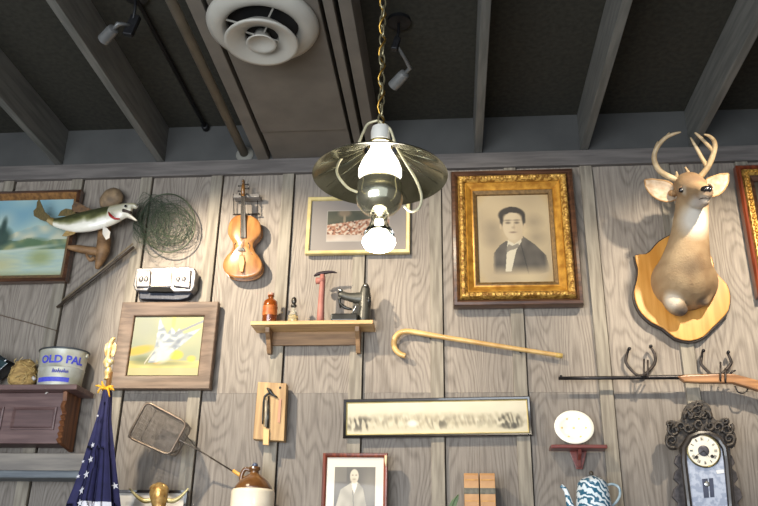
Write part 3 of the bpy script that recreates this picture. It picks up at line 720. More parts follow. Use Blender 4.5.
# ------------------------------------------------------------------ chrome box
M_CHR = mat('dented_chrome', (146, 142, 140), .38, .6, (108, 104, 104), 22, bump=.3)
t = thing('metal_box', 'shiny dented chrome box with dark base just above the still life picture', 'metal box', W(166, 284, .02))
a, c = W(136, 290, .06), W(198, 290, .06)
def z_(py, o=.07): return W(166, py, o).z
b = MB().pprism([(138, 270), (166, 269), (190, 268.5), (196, 270), (198, 275), (196.5, 289), (193, 293.5), (175, 294), (170.5, 290), (152, 289.5), (149, 293), (137, 292.5), (135, 287)], .02, .085)
obj('shell', b, M_CHR, t, bevel=.008, seg=3)
b = MB().pprism([(137, 271), (151, 270.5), (150, 287), (136, 287.5)], .085, .098); obj('embossed_panel', b, M_CHR, t, bevel=.006, seg=3)
b = MB().pprism([(152.5, 272), (172, 271.5), (171, 286.5), (152, 287)], .085, .092); obj('brushed_panel', b, mat('brushed_steel', (170, 156, 142), .4, .6, (180, 166, 150), 20), t, bevel=.003)
b = MB().pprism([(174.5, 271.5), (191.5, 269.5), (190, 288.5), (173, 286.5)], .085, .098); obj('embossed_panel', b, M_CHR, t, bevel=.006, seg=3)
for x in (141, 146, 178, 184):
    obj('boss', MB().ball(W(x, 279, .099), (.012, .006, .016), 10), M_CHR, t, True)
b = MB().pprism([(140, 293), (193, 294), (189, 299), (180, 301), (141, 300)], .022, .06); obj('dark_base', b, mat('dark_slotted_base', (40, 42, 50), .5, .3, (60, 64, 76), 60, (8, 1, 1)), t, bevel=.004)
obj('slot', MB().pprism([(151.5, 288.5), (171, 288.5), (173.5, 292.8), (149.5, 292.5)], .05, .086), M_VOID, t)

# ------------------------------------------------------------------ small wooden shelf
M_LWOOD = wood('pale_shelf_wood', (208, 172, 118), (178, 140, 92), 10, 'x', .45, .15, .2)
M_SIDEW = wood('brown_shelf_wood', (150, 118, 84), (118, 90, 64), 10, 'x', .5, .15)
SD = .16; a, c = W(250.5, 321, SD), W(373, 320.5, SD); zt = (a.z+c.z)/2+.002
t = thing('wall_shelf', 'narrow pale wooden wall shelf with two brackets under the small bottles', 'shelf', Vector(((a.x+c.x)/2, -.018, zt)))
obj('shelf_board', MB().bb(a.x, c.x, .018, SD, zt-.020, zt), M_LWOOD, t, bevel=.003)
x0, x1 = W(270.5, 340, .06).x, W(357, 340, .06).x
obj('back_rail', MB().bb(x0, x1, .018, .036, W(300, 345, .036).z, zt-.02), M_SIDEW, t, bevel=.002)
for xx in (x0-.006, x1+.006):
    zb = W(300, 352.5, .06).z
    obj('bracket', MB().xprism([(.018, zt-.02), (.125, zt-.02), (.120, zt-.045), (.085, zt-.075), (.06, zb+.02), (.045, zb), (.018, zb)], xx-.011, xx+.011), M_SIDEW, t, bevel=.002)
def on(px, o): q = W(px, 318.5, o); return Vector((q.x, -o, zt))
# amber bottle
M_AMB = mat('amber_glass', (176, 92, 30), .08, 0, (130, 58, 16), 8, trans=.6, coat=.6)
c = on(269.5, .11)
t = thing('glass_bottle', 'amber glass bottle with small neck at the left end of the little shelf', 'bottle', c)
obj('bottle_body', MB().lathe([(.034, 0), (.037, .004), (.037, .104), (.034, .118), (.022, .129), (.014, .134), (.014, .145), (.017, .146), (.017, .152), (.012, .153)], c, 28), M_AMB, t, True)
obj('label', MB().lathe([(.0376, .04), (.0376, .09)], c, 28, cap=False), mat('orange_paper_label', (176, 100, 44), .5, 0, (138, 68, 26), 30), t, True)
obj('cap', MB().lathe([(.0165, .151), (.0165, .163), (.010, .165)], c, 20), mat('pink_grey_cap', (170, 128, 112), .5), t, 'auto')
# small clear bottle
c = on(293, .11)
t = thing('glass_bottle', 'small clear pear-shaped bottle with ball stopper and yellow liquid on the little shelf', 'bottle', c)
M_CLR = mat('thin_clear_glass', (246, 244, 230), .05, trans=.85, col2=(240, 238, 220), ior=1.2, coat=.5)
obj('bottle_body', MB().lathe([(.025, 0), (.028, .004), (.027, .03), (.019, .055), (.011, .07), (.009, .088), (.012, .09)], c, 24), M_CLR, t, True)
obj('liquid', MB().lathe([(.0225, .003), (.0245, .006), (.0235, .028), (.017, .045)], c, 20), mat('yellow_liquid', (206, 176, 100), .2), t, True)
obj('collar', MB().lathe([(.010, .086), (.015, .09), (.015, .098), (.009, .104)], c, 20), mat('dark_pewter', (86, 82, 76), .3, .8), t, True)
obj('stopper', MB().ball(c+Vector((0, 0, .122)), (.014, .012, .020), 16), mat('dark_pewter', (1, 1, 1)), t, True)
# red handled tool
c = on(320.5, .10)
M_REDH = mat('worn_red_paint', (162, 106, 94), .6, 0, (140, 86, 76), 16, bump=.2)
t = thing('hand_tool', 'upright red-handled hammer-like tool with dark curved head on the little shelf', 'tool', c)
hx = W(320.5, 276.5, .10)
obj('handle', MB().sweep([c, c+Vector((0, 0, .06)), c+Vector((0, 0, .13)), Vector((c.x+.002, c.y, hx.z-.02)), Vector((c.x, c.y, hx.z+.008))], [(.020, .019), (.018, .018), (.017, .016), (.015, .014), (.016, .013)], 14), M_REDH, t, True)
obj('collar', MB().sweep([W(316, 281, .10), W(325, 280.5, .10)], .017, 12), M_REDH, t, True)
obj('head', MB().sweep([W(314, 276, .10), W(318, 274, .10), W(323, 273, .10), W(328, 272.2, .10), W(333, 272, .10), W(337, 273, .10)], [(.010, .004), (.010, .009), (.010, .010), (.009, .008), (.008, .006), (.004, .002)], 10, sub=3), mat('dark_steel', (62, 52, 54), .4, .6), t, True)
# miniature sewing machine
M_IRON = mat('black_cast_iron', (44, 44, 40), .35, .3, (30, 30, 28), 30, coat=.3)
M_IRONG = mat('grey_cast_iron', (78, 77, 70), .4, .4, (58, 57, 52), 30)
M_STL = mat('bright_steel', (210, 208, 200), .2, .9)
c = on(351, .10)
t = thing('sewing_machine', 'miniature black cast-iron sewing machine at the right end of the little shelf', 'sewing machine', c)
q = lambda x, y, o=.10: W(x, y, o)
zz = zt
xa, xb = q(332, 315).x, q(359, 315).x
obj('base', MB().bb(xa, xb, .085, .15, zz, zz+.040), M_IRON, t, bevel=.008, seg=3)
obj('column', MB().sweep([Vector((q(364, 318).x, -.10, zz)), q(364.5, 308), q(365, 296), q(365.5, 288), q(366, 284)], [(.034, .036), (.03, .030), (.028, .028), (.022, .022), (.010, .010)], 14, sub=3), M_IRONG, t, True)
obj('arm', MB().sweep([q(364, 298), q(357, 298), q(349, 297), q(342, 295), q(339.5, 294)], [(.026, .036), (.022, .03), (.018, .022), (.015, .020), (.012, .015)], 12, sub=3), M_IRONG, t, True)
obj('needle_bar', MB().sweep([q(340, 292), q(339.5, 300), q(340.5, 308)], [.011, .009, .004], 10), M_IRON, t, True)
obj('feed_arm', MB().sweep([q(339.5, 303), q(345, 307.5), q(352, 309.5)], [.007, .009, .005], 10, sub=3), M_IRON, t, True)
obj('thread_cap', MB().ball(q(340.5, 290.5), (.015, .012, .010), 12), M_STL, t, True)
for x, y in ((365.5, 285.5), (368.5, 301)): obj('screw', MB().ball(q(x, y, .128), .008, 10), M_STL, t, True)
cw = q(369.5, 301)
obj('hand_wheel', MB().lathe([(.035, -.005), (.042, -.005), (.042, .005), (.035, .005), (.035, -.005)], cw, 28, Matrix.Rotation(pi/2, 3, 'Y'), cap=False), M_IRON, t, True)
obj('wheel_hub', MB().lathe([(.012, -.03), (.012, .006), (.004, .008)], cw, 14, Matrix.Rotation(pi/2, 3, 'Y')), M_IRONG, t, True)
for k in range(4):
    R = Matrix.Rotation(k*pi/2+.3, 3, 'X'); obj('spoke', MB().box(cw+R @ Vector((0, 0, .022)), (.005, .005, .034), R), M_IRON, t)
obj('crank_lever', MB().sweep([q(352, 314, .14), q(355, 308, .14), q(358.5, 303.5, .14)], .004, 8), M_STL, t, True)

# ------------------------------------------------------------------ cane
M_CANE = mat('pale_cane_wood', (206, 170, 110), .35, 0, (184, 144, 86), 14, (1, 1, 1), coat=.4)
pp = [(405.5, 356), (400, 354), (395.5, 349.5), (393.8, 343), (396, 336.5), (401, 332.5), (408, 331.4), (418, 332.8), (440, 336.6), (480, 343), (520, 349.3), (561.5, 355.8)]
t = thing('walking_cane', 'pale wooden walking cane with hooked handle hung across the wall', 'cane', W(480, 344, .02))
obj('shaft', MB().sweep([W(x, y, .035) for x, y in pp], [.0135, .014, .0145, .0145, .0145, .0145, .0145, .014, .013, .012, .0115, .011], 12, sub=5), M_CANE, t, True)
obj('ferrule', MB().sweep([W(556, 355, .035), W(562.5, 356, .035)], .0125, 12), mat('horn_tip', (196, 164, 92), .4), t, True)
for x, y in ((430, 337), (520, 351)):
    obj('nail', MB().sweep([W(x, y+1, .0), W(x, y+1.6, .045)], .003, 6), M_BLK, t, True)

# ------------------------------------------------------------------ rifle and horseshoe hooks
M_GUNW = wood('rifle_stock_wood', (168, 122, 80), (128, 88, 56), 12, 'x', .35, .15, .4)
M_GUNM = mat('blued_steel', (50, 46, 46), .35, .6, (38, 36, 36), 20)
RO = .085
t = thing('rifle', 'long rifle with thin dark barrel and brown stock lying across the horseshoe hooks', 'rifle', W(670, 379, RO))
obj('barrel', MB().sweep([W(558.5, 378.3, RO), W(620, 377.8, RO), W(676, 377.2, RO), W(700, 377.0, RO)], [.0085, .009, .011, .012], 12), M_GUNM, t, True)
obj('front_sight', MB().box(W(561, 376.2, RO), (.012, .004, .010)), M_GUNM, t)
stock = [(676, 377), (684, 375.4), (705, 374.6), (724, 374.2), (733, 374.5), (745, 377.5), (760, 381.5), (790, 388), (812, 393), (812, 418), (790, 409), (760, 392), (745, 387.5), (733, 384), (720, 383.6), (700, 383.4), (684, 382.5)]
obj('stock', MB().pprism(stock, RO-.018, RO+.018), M_GUNW, t, bevel=.009, seg=3)
obj('receiver', MB().pprism([(704, 374), (726, 373.6), (728, 377), (704, 377.5)], RO-.012, RO+.012), M_GUNM, t, bevel=.004)
obj('hammer', MB().sweep([W(729, 376, RO), W(732, 371.5, RO), W(735.5, 370.5, RO)], [.006, .005, .003], 8), M_GUNM, t, True)
obj('trigger_guard', MB().sweep([W(735, 386, RO), W(738, 392, RO), W(744, 393, RO), W(748, 389, RO)], .0035, 8, sub=4), M_GUNM, t, True)
M_RUST = mat('dark_horseshoe_iron', (66, 58, 54), .5, .5, (44, 40, 38), 40, bump=.4)
def hook(label, cx, tl, tr, bot, half, pegs):
    t = thing('horseshoe_hook', label, 'gun hook', W(cx, bot-14, .02), 'horseshoe gun hooks')
    pts = [(tl[0], tl[1]), (cx-half+.5, tl[1]+7), (cx-half, (tl[1]+bot)/2), (cx-half*.72, bot-7), (cx-half*.3, bot-1.2), (cx, bot), (cx+half*.3, bot-1.2), (cx+half*.72, bot-7), (cx+half, (tl[1]+bot)/2), (cx+half-.5, tr[1]+7), (tr[0], tr[1])]
    obj('horseshoe', MB().sweep([W(x, y, .030) for x, y in pts], [(.005, .005)]+[(.005, .0075)]*9+[(.005, .005)], 8, ref=(0, 1, 0), sub=4), M_RUST, t, True)
    for x, y in (tl, tr): obj('bent_tip', MB().sweep([W(x, y+1, .030), W(x+.6, y, .045), W(x+1, y-.5, .062)], [.0065, .0075, .008], 10), mat('black_tip', (28, 24, 26), .4), t, True)
    for x, y0, y1 in pegs:
        obj('upright_peg', MB().sweep([W(x, y0, RO+.026), W(x, y1-1, RO+.026), W(x+.1, y1+1.2, RO+.02), W(x+.3, y1+1.6, .03)], .0045, 8), M_RUST, t, True)
hook('dark horseshoe hook carrying the rifle barrel, below the left of the deer plaque', 640.5, (628.5, 349), (650, 346.5), 375.5, 14.5, [(644, 359, 376.5), (647.8, 360, 377)])
hook('dark horseshoe hook carrying the rifle stock, above the ornate clock', 716, (702.5, 351), (727.5, 352.5), 376, 15, [(720.5, 362, 379.5), (725.5, 368, 381)])

# ------------------------------------------------------------------ mousetrap-like board
M_TANB = wood('tan_board', (182, 150, 102), (146, 114, 74), 10, 'z', .5, .2)
t = thing('wooden_board', 'small tan wooden block with dark iron fitting hanging left of the panorama', 'wooden board', W(270, 413, .02))
obj('board', MB().pprism([(259, 383), (287.5, 384.5), (285, 442), (254, 440)], .02, .07), M_TANB, t, bevel=.003)
b = MB(); OF = .078
b.sweep([W(x, y, OF) for x, y in ((267, 388), (270, 391), (272, 394), (277.5, 397.5))], [.004, .010, .007, .003], 8, sub=2)
obj('iron_spring', b, M_IRON, t, True)
obj('iron_bar', MB().sweep([W(x, y, OF) for x, y in ((270, 393), (264.5, 396.5), (263, 410), (262.5, 424))], [.006, .005, .004, .003], 8, sub=2), M_IRON, t, True)
obj('iron_bar', MB().sweep([W(x, y, OF) for x, y in ((268.5, 396), (268.3, 414), (267.5, 428))], [.003, .005, .007], 8), M_IRON, t, True)
obj('pale_rod', MB().sweep([W(266.2, 400, .08), W(266, 427, .08)], .007, 10), mat('grey_tin', (176, 164, 144), .4, .3), t, True)
obj('pink_strip', MB().pprism([(279, 399), (281.5, 399), (280, 423), (277.5, 422)], .07, .074), mat('faded_pink_paint', (190, 138, 110), .6), t)
obj('wooden_peg', MB().pprism([(263.5, 429), (269.5, 429.5), (268.8, 445.5), (263, 445)], .07, .083), mat('light_peg', (214, 174, 116), .5), t, bevel=.003)
obj('screw', MB().ball(W(280, 387.5, .071), .006, 8), M_IRON, t, True)
# ------------------------------------------------------------------ deer mount
t = thing('mounted_deer', 'mounted deer head with antlers on a shield-shaped yellow wooden plaque', 'deer head', W(684, 285, .02))
dp = [(683, 233), (676, 231.5), (669, 234.5), (658, 241), (651, 249), (645, 253.5), (634, 255), (637, 268), (636, 280), (633, 292), (635, 303.5), (640.5, 314), (651, 323.5), (663, 329.5), (675, 339), (690, 342.5), (704, 338), (713, 329), (722, 320.5), (729.5, 311), (731.5, 297), (728, 284.5), (720, 276), (715, 268), (713, 258), (706, 246), (700, 236), (692, 232)]
dp = crpix(dp, 2)
def at_off(pix, o): return [W(x, y, .05) for x, y in pix]
pl_ = [(p.x, p.z) for p in at_off(dp, .05)]
M_PLAQ = wood('honey_plaque_wood', (206, 150, 76), (186, 128, 56), 8, 'z', .3, .05, .5)
M_PEDGE = mat('dark_plaque_edge', (52, 40, 34), .4, 0, (38, 30, 26), 20)
obj('plaque_edge', MB().prism(pl_, .02, .044), M_PEDGE, t, bevel=.002)
ccx = sum(p[0] for p in pl_)/len(pl_); ccz = sum(p[1] for p in pl_)/len(pl_)
obj('plaque_face', MB().prism([(ccx+(x-ccx)*.975, ccz+(z-ccz)*.975) for x, z in pl_], .044, .054), M_PLAQ, t, bevel=.004, seg=3)
b = MB()
def Q(x, y, o): return W(x, y, o)
# shoulders and neck
b.sweep([Q(684, 282, .045), Q(684, 281, .09), Q(684.5, 274, .16), Q(686, 262, .22), Q(688, 248, .27), Q(690, 232, .31), Q(691.5, 215, .335), Q(692, 200, .34), Q(691, 191, .33)],
        [(.162, .145), (.158, .15), (.142, .135), (.118, .112), (.099, .098), (.085, .088), (.079, .080), (.074, .074), (.05, .05)], 24, ref=(1, 0, 0), sub=4)
# breast tufts at the cut
b.sweep([Q(672, 290, .10), Q(673, 300, .125), Q(678, 308, .13), Q(685, 313, .12)], [(.05, .05), (.056, .052), (.052, .040), (.03, .02)], 16, sub=3)
b.sweep([Q(704, 285, .10), Q(704, 296, .12), Q(702, 305, .12)], [(.045, .05), (.040, .04), (.022, .022)], 16, sub=3)
# skull and muzzle, lifted towards the room
b.sweep([Q(688, 186, .27), Q(689, 186, .33), Q(692, 188, .39), Q(697, 190.5, .45), Q(702, 192, .51), Q(706, 192.5, .56), Q(708, 192.5, .585)],
        [(.045, .045), (.076, .070), (.074, .066), (.056, .054), (.041, .040), (.035, .031), (.020, .018)], 20, ref=(1, 0, 0), sub=4)
b.sweep([Q(689, 199, .36), Q(696, 202, .42), Q(702, 203, .49), Q(706, 200.5, .55)], [(.05, .042), (.042, .034), (.030, .022), (.018, .014)], 16, ref=(1, 0, 0), sub=3)
nose = Q(706.5, 189.5, .578)
def fur(p):
    n = nz(p.x*7, p.z*7, 2.5)+.5*nz(p.x, p.z, 40); o = -p.y
    c = mixc((196, 164, 122), (170, 136, 98), .5+n)
    c = mixc(c, (222, 194, 152), .5*blob(p.x, p.z, Q(678, 255, .3).x, Q(678, 255, .3).z, .05, .16, .8))
    def sp(x, y, o_, r, s=.4):
        d = (p-Q(x, y, o_)).length/r; return max(0, min(1, (1+s-d)/(2*s)))
    c = mixc(c, (238, 226, 208), sp(697, 220, .40, .075)); c = mixc(c, (240, 232, 218), sp(700, 208, .46, .055))
    c = mixc(c, (226, 212, 196), .8*sp(704, 199, .55, .030)); c = mixc(c, (140, 112, 88), .7*sp(696, 182, .45, .05))
    c = mixc(c, (146, 114, 80), .7*sp(690, 182, .38, .06)); c = mixc(c, (224, 214, 204), .8*sp(700, 203, .50, .040))
    c = mixc(c, (236, 224, 204), .7*sp(684, 191, .44, .022, .5))
    c = mixc(c, (236, 224, 206), .85*sp(672, 301, .17, .045)); c = mixc(c, (96, 82, 72), .9*sp(686, 313, .16, .045, .5)); c = mixc(c, (84, 70, 62), .8*sp(704, 304, .16, .03, .5))
    c = mixc(c, (92, 76, 62), .45*sp(694, 268, .33, .045, .7)); c = mixc(c, (110, 92, 78), .9*sp(708, 189, .585, .024, .3))
    return tuple(q*.84 for q in c)
remeshed('head_and_neck', b, M_FUR, t, .008, fur, 5)
M_NOSE = mat('black_nose', (26, 24, 26), .25, coat=.6)
obj('nose', MB().ball(nose, (.027, .017, .018), 14), M_NOSE, t, True)
for s in (-1, 1): obj('nostril', MB().ball(nose+Vector((s*.012, -.008, -.006)), (.008, .012, .010), 8), M_NOSE, t, True)
obj('mouth_line', MB().sweep([Q(699, 199.5, .53), Q(703, 198, .565), Q(708, 197.5, .578), Q(712, 196.5, .56)], [.0015, .0022, .0022, .0015], 6, sub=3), mat('grey_lip', (84, 74, 68), .6), t, True)
for (x, y, o) in ((681.5, 190, .428), (708.5, 187.5, .40)):
    obj('eye', MB().ball(Q(x, y, o+.003), (.0155, .012, .0135), 14), M_NOSE, t, True)
    obj('eyelid', MB().sweep([Q(x-3.6, y+1.2, o), Q(x-1, y-2.6, o+.006), Q(x+2, y-2.4, o+.006), Q(x+4, y+.6, o)], .0045, 8, sub=3), mat('brown_eyelid', (112, 88, 66), .8), t, True)
M_EARI = mat('pale_inner_ear', (196, 180, 158), .9, 0, (164, 140, 114), 30)
M_EARO = mat('tan_ear_fur', (176, 140, 98), .9, 0, (150, 116, 80), 40)
def ear(base, mid, tip, wdt, nrm):
    e = MB(); n_ = 9; B, M_, T_ = base, mid, tip; vs = []; K = 8
    up = Vector(nrm).normalized()
    for i in range(n_):
        u = i/(n_-1); c = B*(1-u)**2+M_*2*u*(1-u)+T_*u*u; d = (M_*2*(1-2*u)-B*2*(1-u)+T_*2*u).normalized()
        sd = d.cross(up).normalized(); w = wdt*math.sin(pi*min(1, .16+.84*u))**.6*1.0
        if i == n_-1: w = .002
        for k in range(K+1):
            a = -1+2*k/K; vs.append(c+sd*(w*a)-up*(.45*w*(1-a*a)))
    fs = [(i*(K+1)+k, i*(K+1)+k+1, (i+1)*(K+1)+k+1, (i+1)*(K+1)+k) for i in range(n_-1) for k in range(K)]
    e.add(vs, fs); inn = [i for i in vs]
    o = obj('ear', e, M_EARI, t, True); sd = o.modifiers.new('thick', 'SOLIDIFY'); sd.thickness = .008; sd.offset = 0
    o.data.materials.append(M_EARO); sd.material_offset = 0
    r_ = [vs[i*(K+1)] for i in range(n_)]+[vs[i*(K+1)+K] for i in range(n_-1, -1, -1)]
    obj('ear_rim', MB().sweep(r_, .0045, 6), M_EARO, o, True)
    obj('ear_root', MB().sweep([B, B*.6+M_*.4], [(.024, .02), (.026, .012)], 12, ref=nrm), M_EARO, o, True)
ear(Q(675, 193, .33), Q(662, 193, .34), Q(645, 180, .33), .050, (0, -1, -.25))
ear(Q(706, 189, .31), Q(714, 189, .32), Q(728, 174, .31), .047, (-.1, -1, -.25))
M_ANT = mat('antler_bone', (196, 174, 138), .5, 0, (150, 124, 88), 16, bump=.4)
AO = .34
def beam(p, r, root=None):
    return MB().sweep([Q(x, y, o) for x, y, o in p], r, 10, sub=4)
al = obj('antler', beam([(683, 183, .34), (676, 179.5, .35), (667, 175.5, .36), (659, 170, .38), (654.5, 161, .40), (655, 152, .42), (659.5, 144, .44), (666, 137.5, .46), (674, 133.8, .48), (681, 132, .49)], [.017, .0155, .014, .0135, .013, .012, .011, .010, .008, .003]), M_ANT, t, True)
for p, r in (([(655.5, 152, .42), (656, 147, .42), (657.8, 141.5, .42)], [.010, .008, .003]), ([(660, 143.5, .44), (665, 138, .45), (669.5, 132.5, .45)], [.009, .007, .003]), ([(676, 179, .35), (676.8, 175, .37), (676.3, 171.5, .385)], [.010, .008, .003])):
    obj('tine', beam(p, r), M_ANT, al, True)
ar = obj('antler', beam([(692, 182, .33), (699, 178, .34), (705, 171, .36), (709.5, 164, .39), (713, 155, .42), (715, 146, .45), (713.5, 140, .47), (709, 136, .49), (704, 134.3, .50)], [.017, .0155, .0145, .014, .013, .012, .010, .008, .003]), M_ANT, t, True)
for p, r in (([(707.5, 167.5, .37), (702, 158, .39), (696, 147, .41), (690.5, 137.5, .42)], [.012, .010, .009, .003]), ([(713, 151, .43), (706, 143, .45), (699, 136, .46), (694.5, 132.5, .465)], [.010, .009, .008, .003]), ([(697, 179, .34), (690, 174.5, .36), (686.5, 169, .37), (685, 167, .375)], [.010, .009, .006, .003])):
    obj('tine', beam(p, r), M_ANT, ar, True)

# ------------------------------------------------------------------ wire popcorn popper
M_WIRE = mat('grey_wire', (112, 102, 92), .4, .6, (84, 76, 68), 40)
t = thing('wire_basket', 'flat wire-mesh popcorn popper basket with long thin handle hung tilted on the wall', 'wire basket', W(157, 430, .03))
fr = [(146.5, 401.5), (187, 423), (169, 455.5), (127.5, 437)]
fo, bo = .20, .08
fc = [W(x, y, fo) for x, y in fr]
cc_ = sum(fc, Vector())/4
def shr(p, k, o): q = cc_+(p-cc_)*k; return Vector((q.x, -o, q.z))
bc = [shr(p, .90, bo) for p in fc]
def rr(c4, k=.12):
    out = []
    for i in range(4):
        p, a_, c_ = c4[i], c4[i-1], c4[(i+1) % 4]; out += [p+(a_-p)*k, p+(a_-p)*k*.3+(c_-p)*k*.3, p+(c_-p)*k]
    return out
obj('rim', MB().sweep(rr(fc), .0055, 8, closed=True), mat('dull_steel_rim', (128, 112, 98), .4, .6, (100, 88, 76), 30), t, True)
obj('back_rim', MB().sweep(rr(bc), .003, 6, closed=True), M_WIRE, t, True)
def lattice(b, A, B_, C_, D_, nu, nv, r=.0009):
    for i in range(nu+1):
        u = i/nu; b.sweep([A.lerp(B_, u), D_.lerp(C_, u)], r, 3)
    for j in range(nv+1):
        v = j/nv; b.sweep([A.lerp(D_, v), B_.lerp(C_, v)], r, 3)
b = MB(); lattice(b, *bc, 44, 34); obj('back_mesh', b, M_WIRE, t)
b = MB(); lattice(b, *[p+Vector((0, .002, 0)) for p in fc], 40, 30, .0007); obj('lid_mesh', b, M_WIRE, t)
b = MB()
for i in range(4): lattice(b, fc[i], fc[(i+1) % 4], bc[(i+1) % 4], bc[i], 36, 8)
obj('side_mesh', b, M_WIRE, t)
m_ = (fc[1]+fc[2])/2
obj('handle', MB().sweep([m_, W(200, 451, .11), W(234, 472, .07)], .0036, 8), M_WIRE, t, True)
obj('handle_wire', MB().sweep([fc[2]*.25+fc[1]*.75, W(198, 449, .12), W(212, 459, .10)], .0024, 6, sub=3), M_WIRE, t, True)
obj('wooden_grip', MB().sweep([W(233, 470.5, .07), W(241, 476, .065), W(250, 482, .06)], [.008, .009, .008], 10), mat('orange_wood_grip', (206, 152, 72), .4, 0, (120, 80, 44), 6), t, True)
obj('hook', MB().sweep([W(172, 452, .15), W(177, 451, .16), W(180, 446, .165), W(178, 441, .16)], .004, 8, sub=3), M_WIRE, t, True)

# ------------------------------------------------------------------ American flag on an eagle-topped pole
FO = .42
pt = W(107.5, 392, FO); 
t = thing('flag', 'furled American flag on a gold-topped pole tied with yellow cord', 'flag', Vector((pt.x, -FO, 0)))
obj('pole', MB().sweep([(pt.x, -FO, .03), (pt.x, -FO, W(107.5, 372, FO).z)], .0125, 14), mat('brown_flag_pole', (126, 92, 54), .35, 0, (100, 70, 40), 10, coat=.4), t, True)
obj('pole_base', MB().lathe([(.15, 0), (.155, .01), (.14, .025), (.06, .045), (.025, .09), (.014, .10)], (pt.x, -FO, 0), 32), M_BRASS, t, True)
M_EAG = mat('worn_gilt_eagle', (232, 214, 164), .35, .35, (190, 150, 78), 40, bump=.3)
e = lambda x, y, o=FO: W(x, y, o)
obj('finial_ferrule', MB().lathe([(.013, 0), (.017, .005), (.013, .02), (.019, .035), (.013, .05), (.008, .06)], e(107.3, 380), 18), M_EAG, t, True)
b = MB()
b.sweep([e(107.5, 368), e(107.5, 362), e(108.5, 357), e(109.5, 350), e(110.5, 344), e(113, 339.5), e(115.5, 338.5)], [(.010, .010), (.014, .022), (.012, .010), (.018, .015), (.012, .011), (.010, .010), (.004, .004)], 12, sub=3)
b.ball(e(109.8, 362), (.020, .016, .014), 12)
fe = obj('finial_eagle', b, M_EAG, t, True)
for s in (-1, 1):
    w_ = [(110.5+s*1, 347), (111.5+s*3.4, 342.5), (111+s*5.6, 345), (110.5+s*6, 350), (110+s*4.6, 355.5), (109.5+s*2.6, 357.5), (109.5+s*1, 355)]
    obj('wing', MB().pprism(w_, FO-.004, FO+.006), M_EAG, fe, bevel=.003)
M_NAVY = mat('navy_flag_cloth', (41, 39, 80), .8, 0, (34, 33, 68), 30)
M_WHT = mat('white_star_cloth', (232, 228, 232), .75)
M_REDC = mat('red_stripe_cloth', (168, 40, 48), .75)
def prof(v):   # left and right photo columns of the drape at row y
    ys = [392, 400, 420, 445, 470, 490, 506, 560, 640]; Lx = [103, 101.5, 97, 90, 83, 76, 70, 62, 60]; Rx = [112, 112, 111, 112.5, 114.5, 116.5, 118, 124, 128]
    for i in range(len(ys)-1):
        if v <= ys[i+1]:
            k = (v-ys[i])/(ys[i+1]-ys[i]); return Lx[i]+(Lx[i+1]-Lx[i])*k, Rx[i]+(Rx[i+1]-Rx[i])*k
    return Lx[-1], Rx[-1]
def clothp(y, a, push=0):
    l, r_ = prof(y); A = W(l, y, FO); B_ = W(r_, y, FO); cx = (A.x+B_.x)/2; hw = (B_.x-A.x)/2; z = (A.z+B_.z)/2
    g = min(1, (y-388)/60); f = 1+.16*g*math.sin(7*a+.6+.004*y)+.06*g*math.sin(13*a+1)
    return Vector((cx+(hw+push)*f*math.cos(a)*.97, -FO-(hw*.62+.012+push)*f*math.sin(a), z))
b = MB(); NA, NY = 96, 60; ys = [391+(640-391)*(j/NY) for j in range(NY+1)]
vs = [clothp(y, 2*pi*k/NA) for y in ys for k in range(NA)]
for j in range(NY):
    for k in range(NA):
        a = 2*pi*k/NA; y = ys[j]
        b.cur = 0
        if y > 500+(.5 if k % 2 else 0) and .45 < a < 1.75: b.cur = 1
        if y > 530 and (k//8) % 2: b.cur = 1
        if y > 560 and (k//8) % 3 == 2: b.cur = 2
        b.add([vs[j*NA+k], vs[j*NA+(k+1) % NA], vs[(j+1)*NA+(k+1) % NA], vs[(j+1)*NA+k]], [(0, 1, 2, 3)])
b.cur = 0
fl = obj('cloth', b, [M_NAVY, M_WHT, M_REDC], t, True)
bmx = bmesh.new(); bmx.from_mesh(fl.data); bmesh.ops.remove_doubles(bmx, verts=bmx.verts, dist=1e-5); bmx.to_mesh(fl.data); bmx.free()
b = MB()
def star(px, py, r):
    # nearest cloth angle on the camera side
    best = None
    for k in range(60, 1):
        pass
    for i in range(120):
        a = .05+(pi-.1)*i/119; p = clothp(py, a); q = W(px, py, -p.y); d = abs(q.x-p.x)
        if best is None or d < best[0]: best = (d, a)
    a0 = best[1]; vs = []
    c0 = clothp(py, a0, .004); du = (clothp(py, a0-.03, .004)-clothp(py, a0+.03, .004)).normalized(); dv = (clothp(py-3, a0, .004)-clothp(py+3, a0, .004)).normalized()
    nn = du.cross(dv).normalized(); nn = nn if nn.y < 0 else -nn
    for k in range(10):
        an = pi/2+k*pi/5+.25; rr_ = r if k % 2 == 0 else r*.42; vs.append(c0+du*(rr_*math.cos(an))+dv*(rr_*math.sin(an))+nn*.002)
    b.add([c0+nn*.003]+vs, [(0, 1+k, 1+(k+1) % 10) for k in range(10)])
for x, y, r_ in ((98.5, 417, .007), (93.5, 447, .013), (91.5, 461.5, .017), (87, 476.5, .020), (82.5, 492.5, .022), (113.8, 486, .016), (84, 463, .008), (79, 478, .010), (73.5, 494, .012), (80.5, 505, .018)): star(x, y, r_)
obj('stars', b, M_WHT, t)
M_YEL = mat('yellow_cord', (236, 178, 40), .6, 0, (206, 146, 24), 60)
b = MB(); cp = e(107, 389.5)
b.sweep([cp+Vector((.019*math.cos(a), .019*math.sin(a), .006*math.sin(2*a))) for a in [2*pi*k/16 for k in range(16)]], .0065, 8, closed=True)
for dx, dz in ((-.045, .012), (-.03, -.022), (.04, .008), (.045, -.01), (.028, -.04), (-.018, .032)):
    b.sweep([cp+Vector((0, -.018, 0)), cp+Vector((dx*.6, -.028, dz*.3+.006)), cp+Vector((dx, -.024, dz))], [.006, .005, .003], 7, sub=3)
obj('tie_cord', b, M_YEL, t, True)

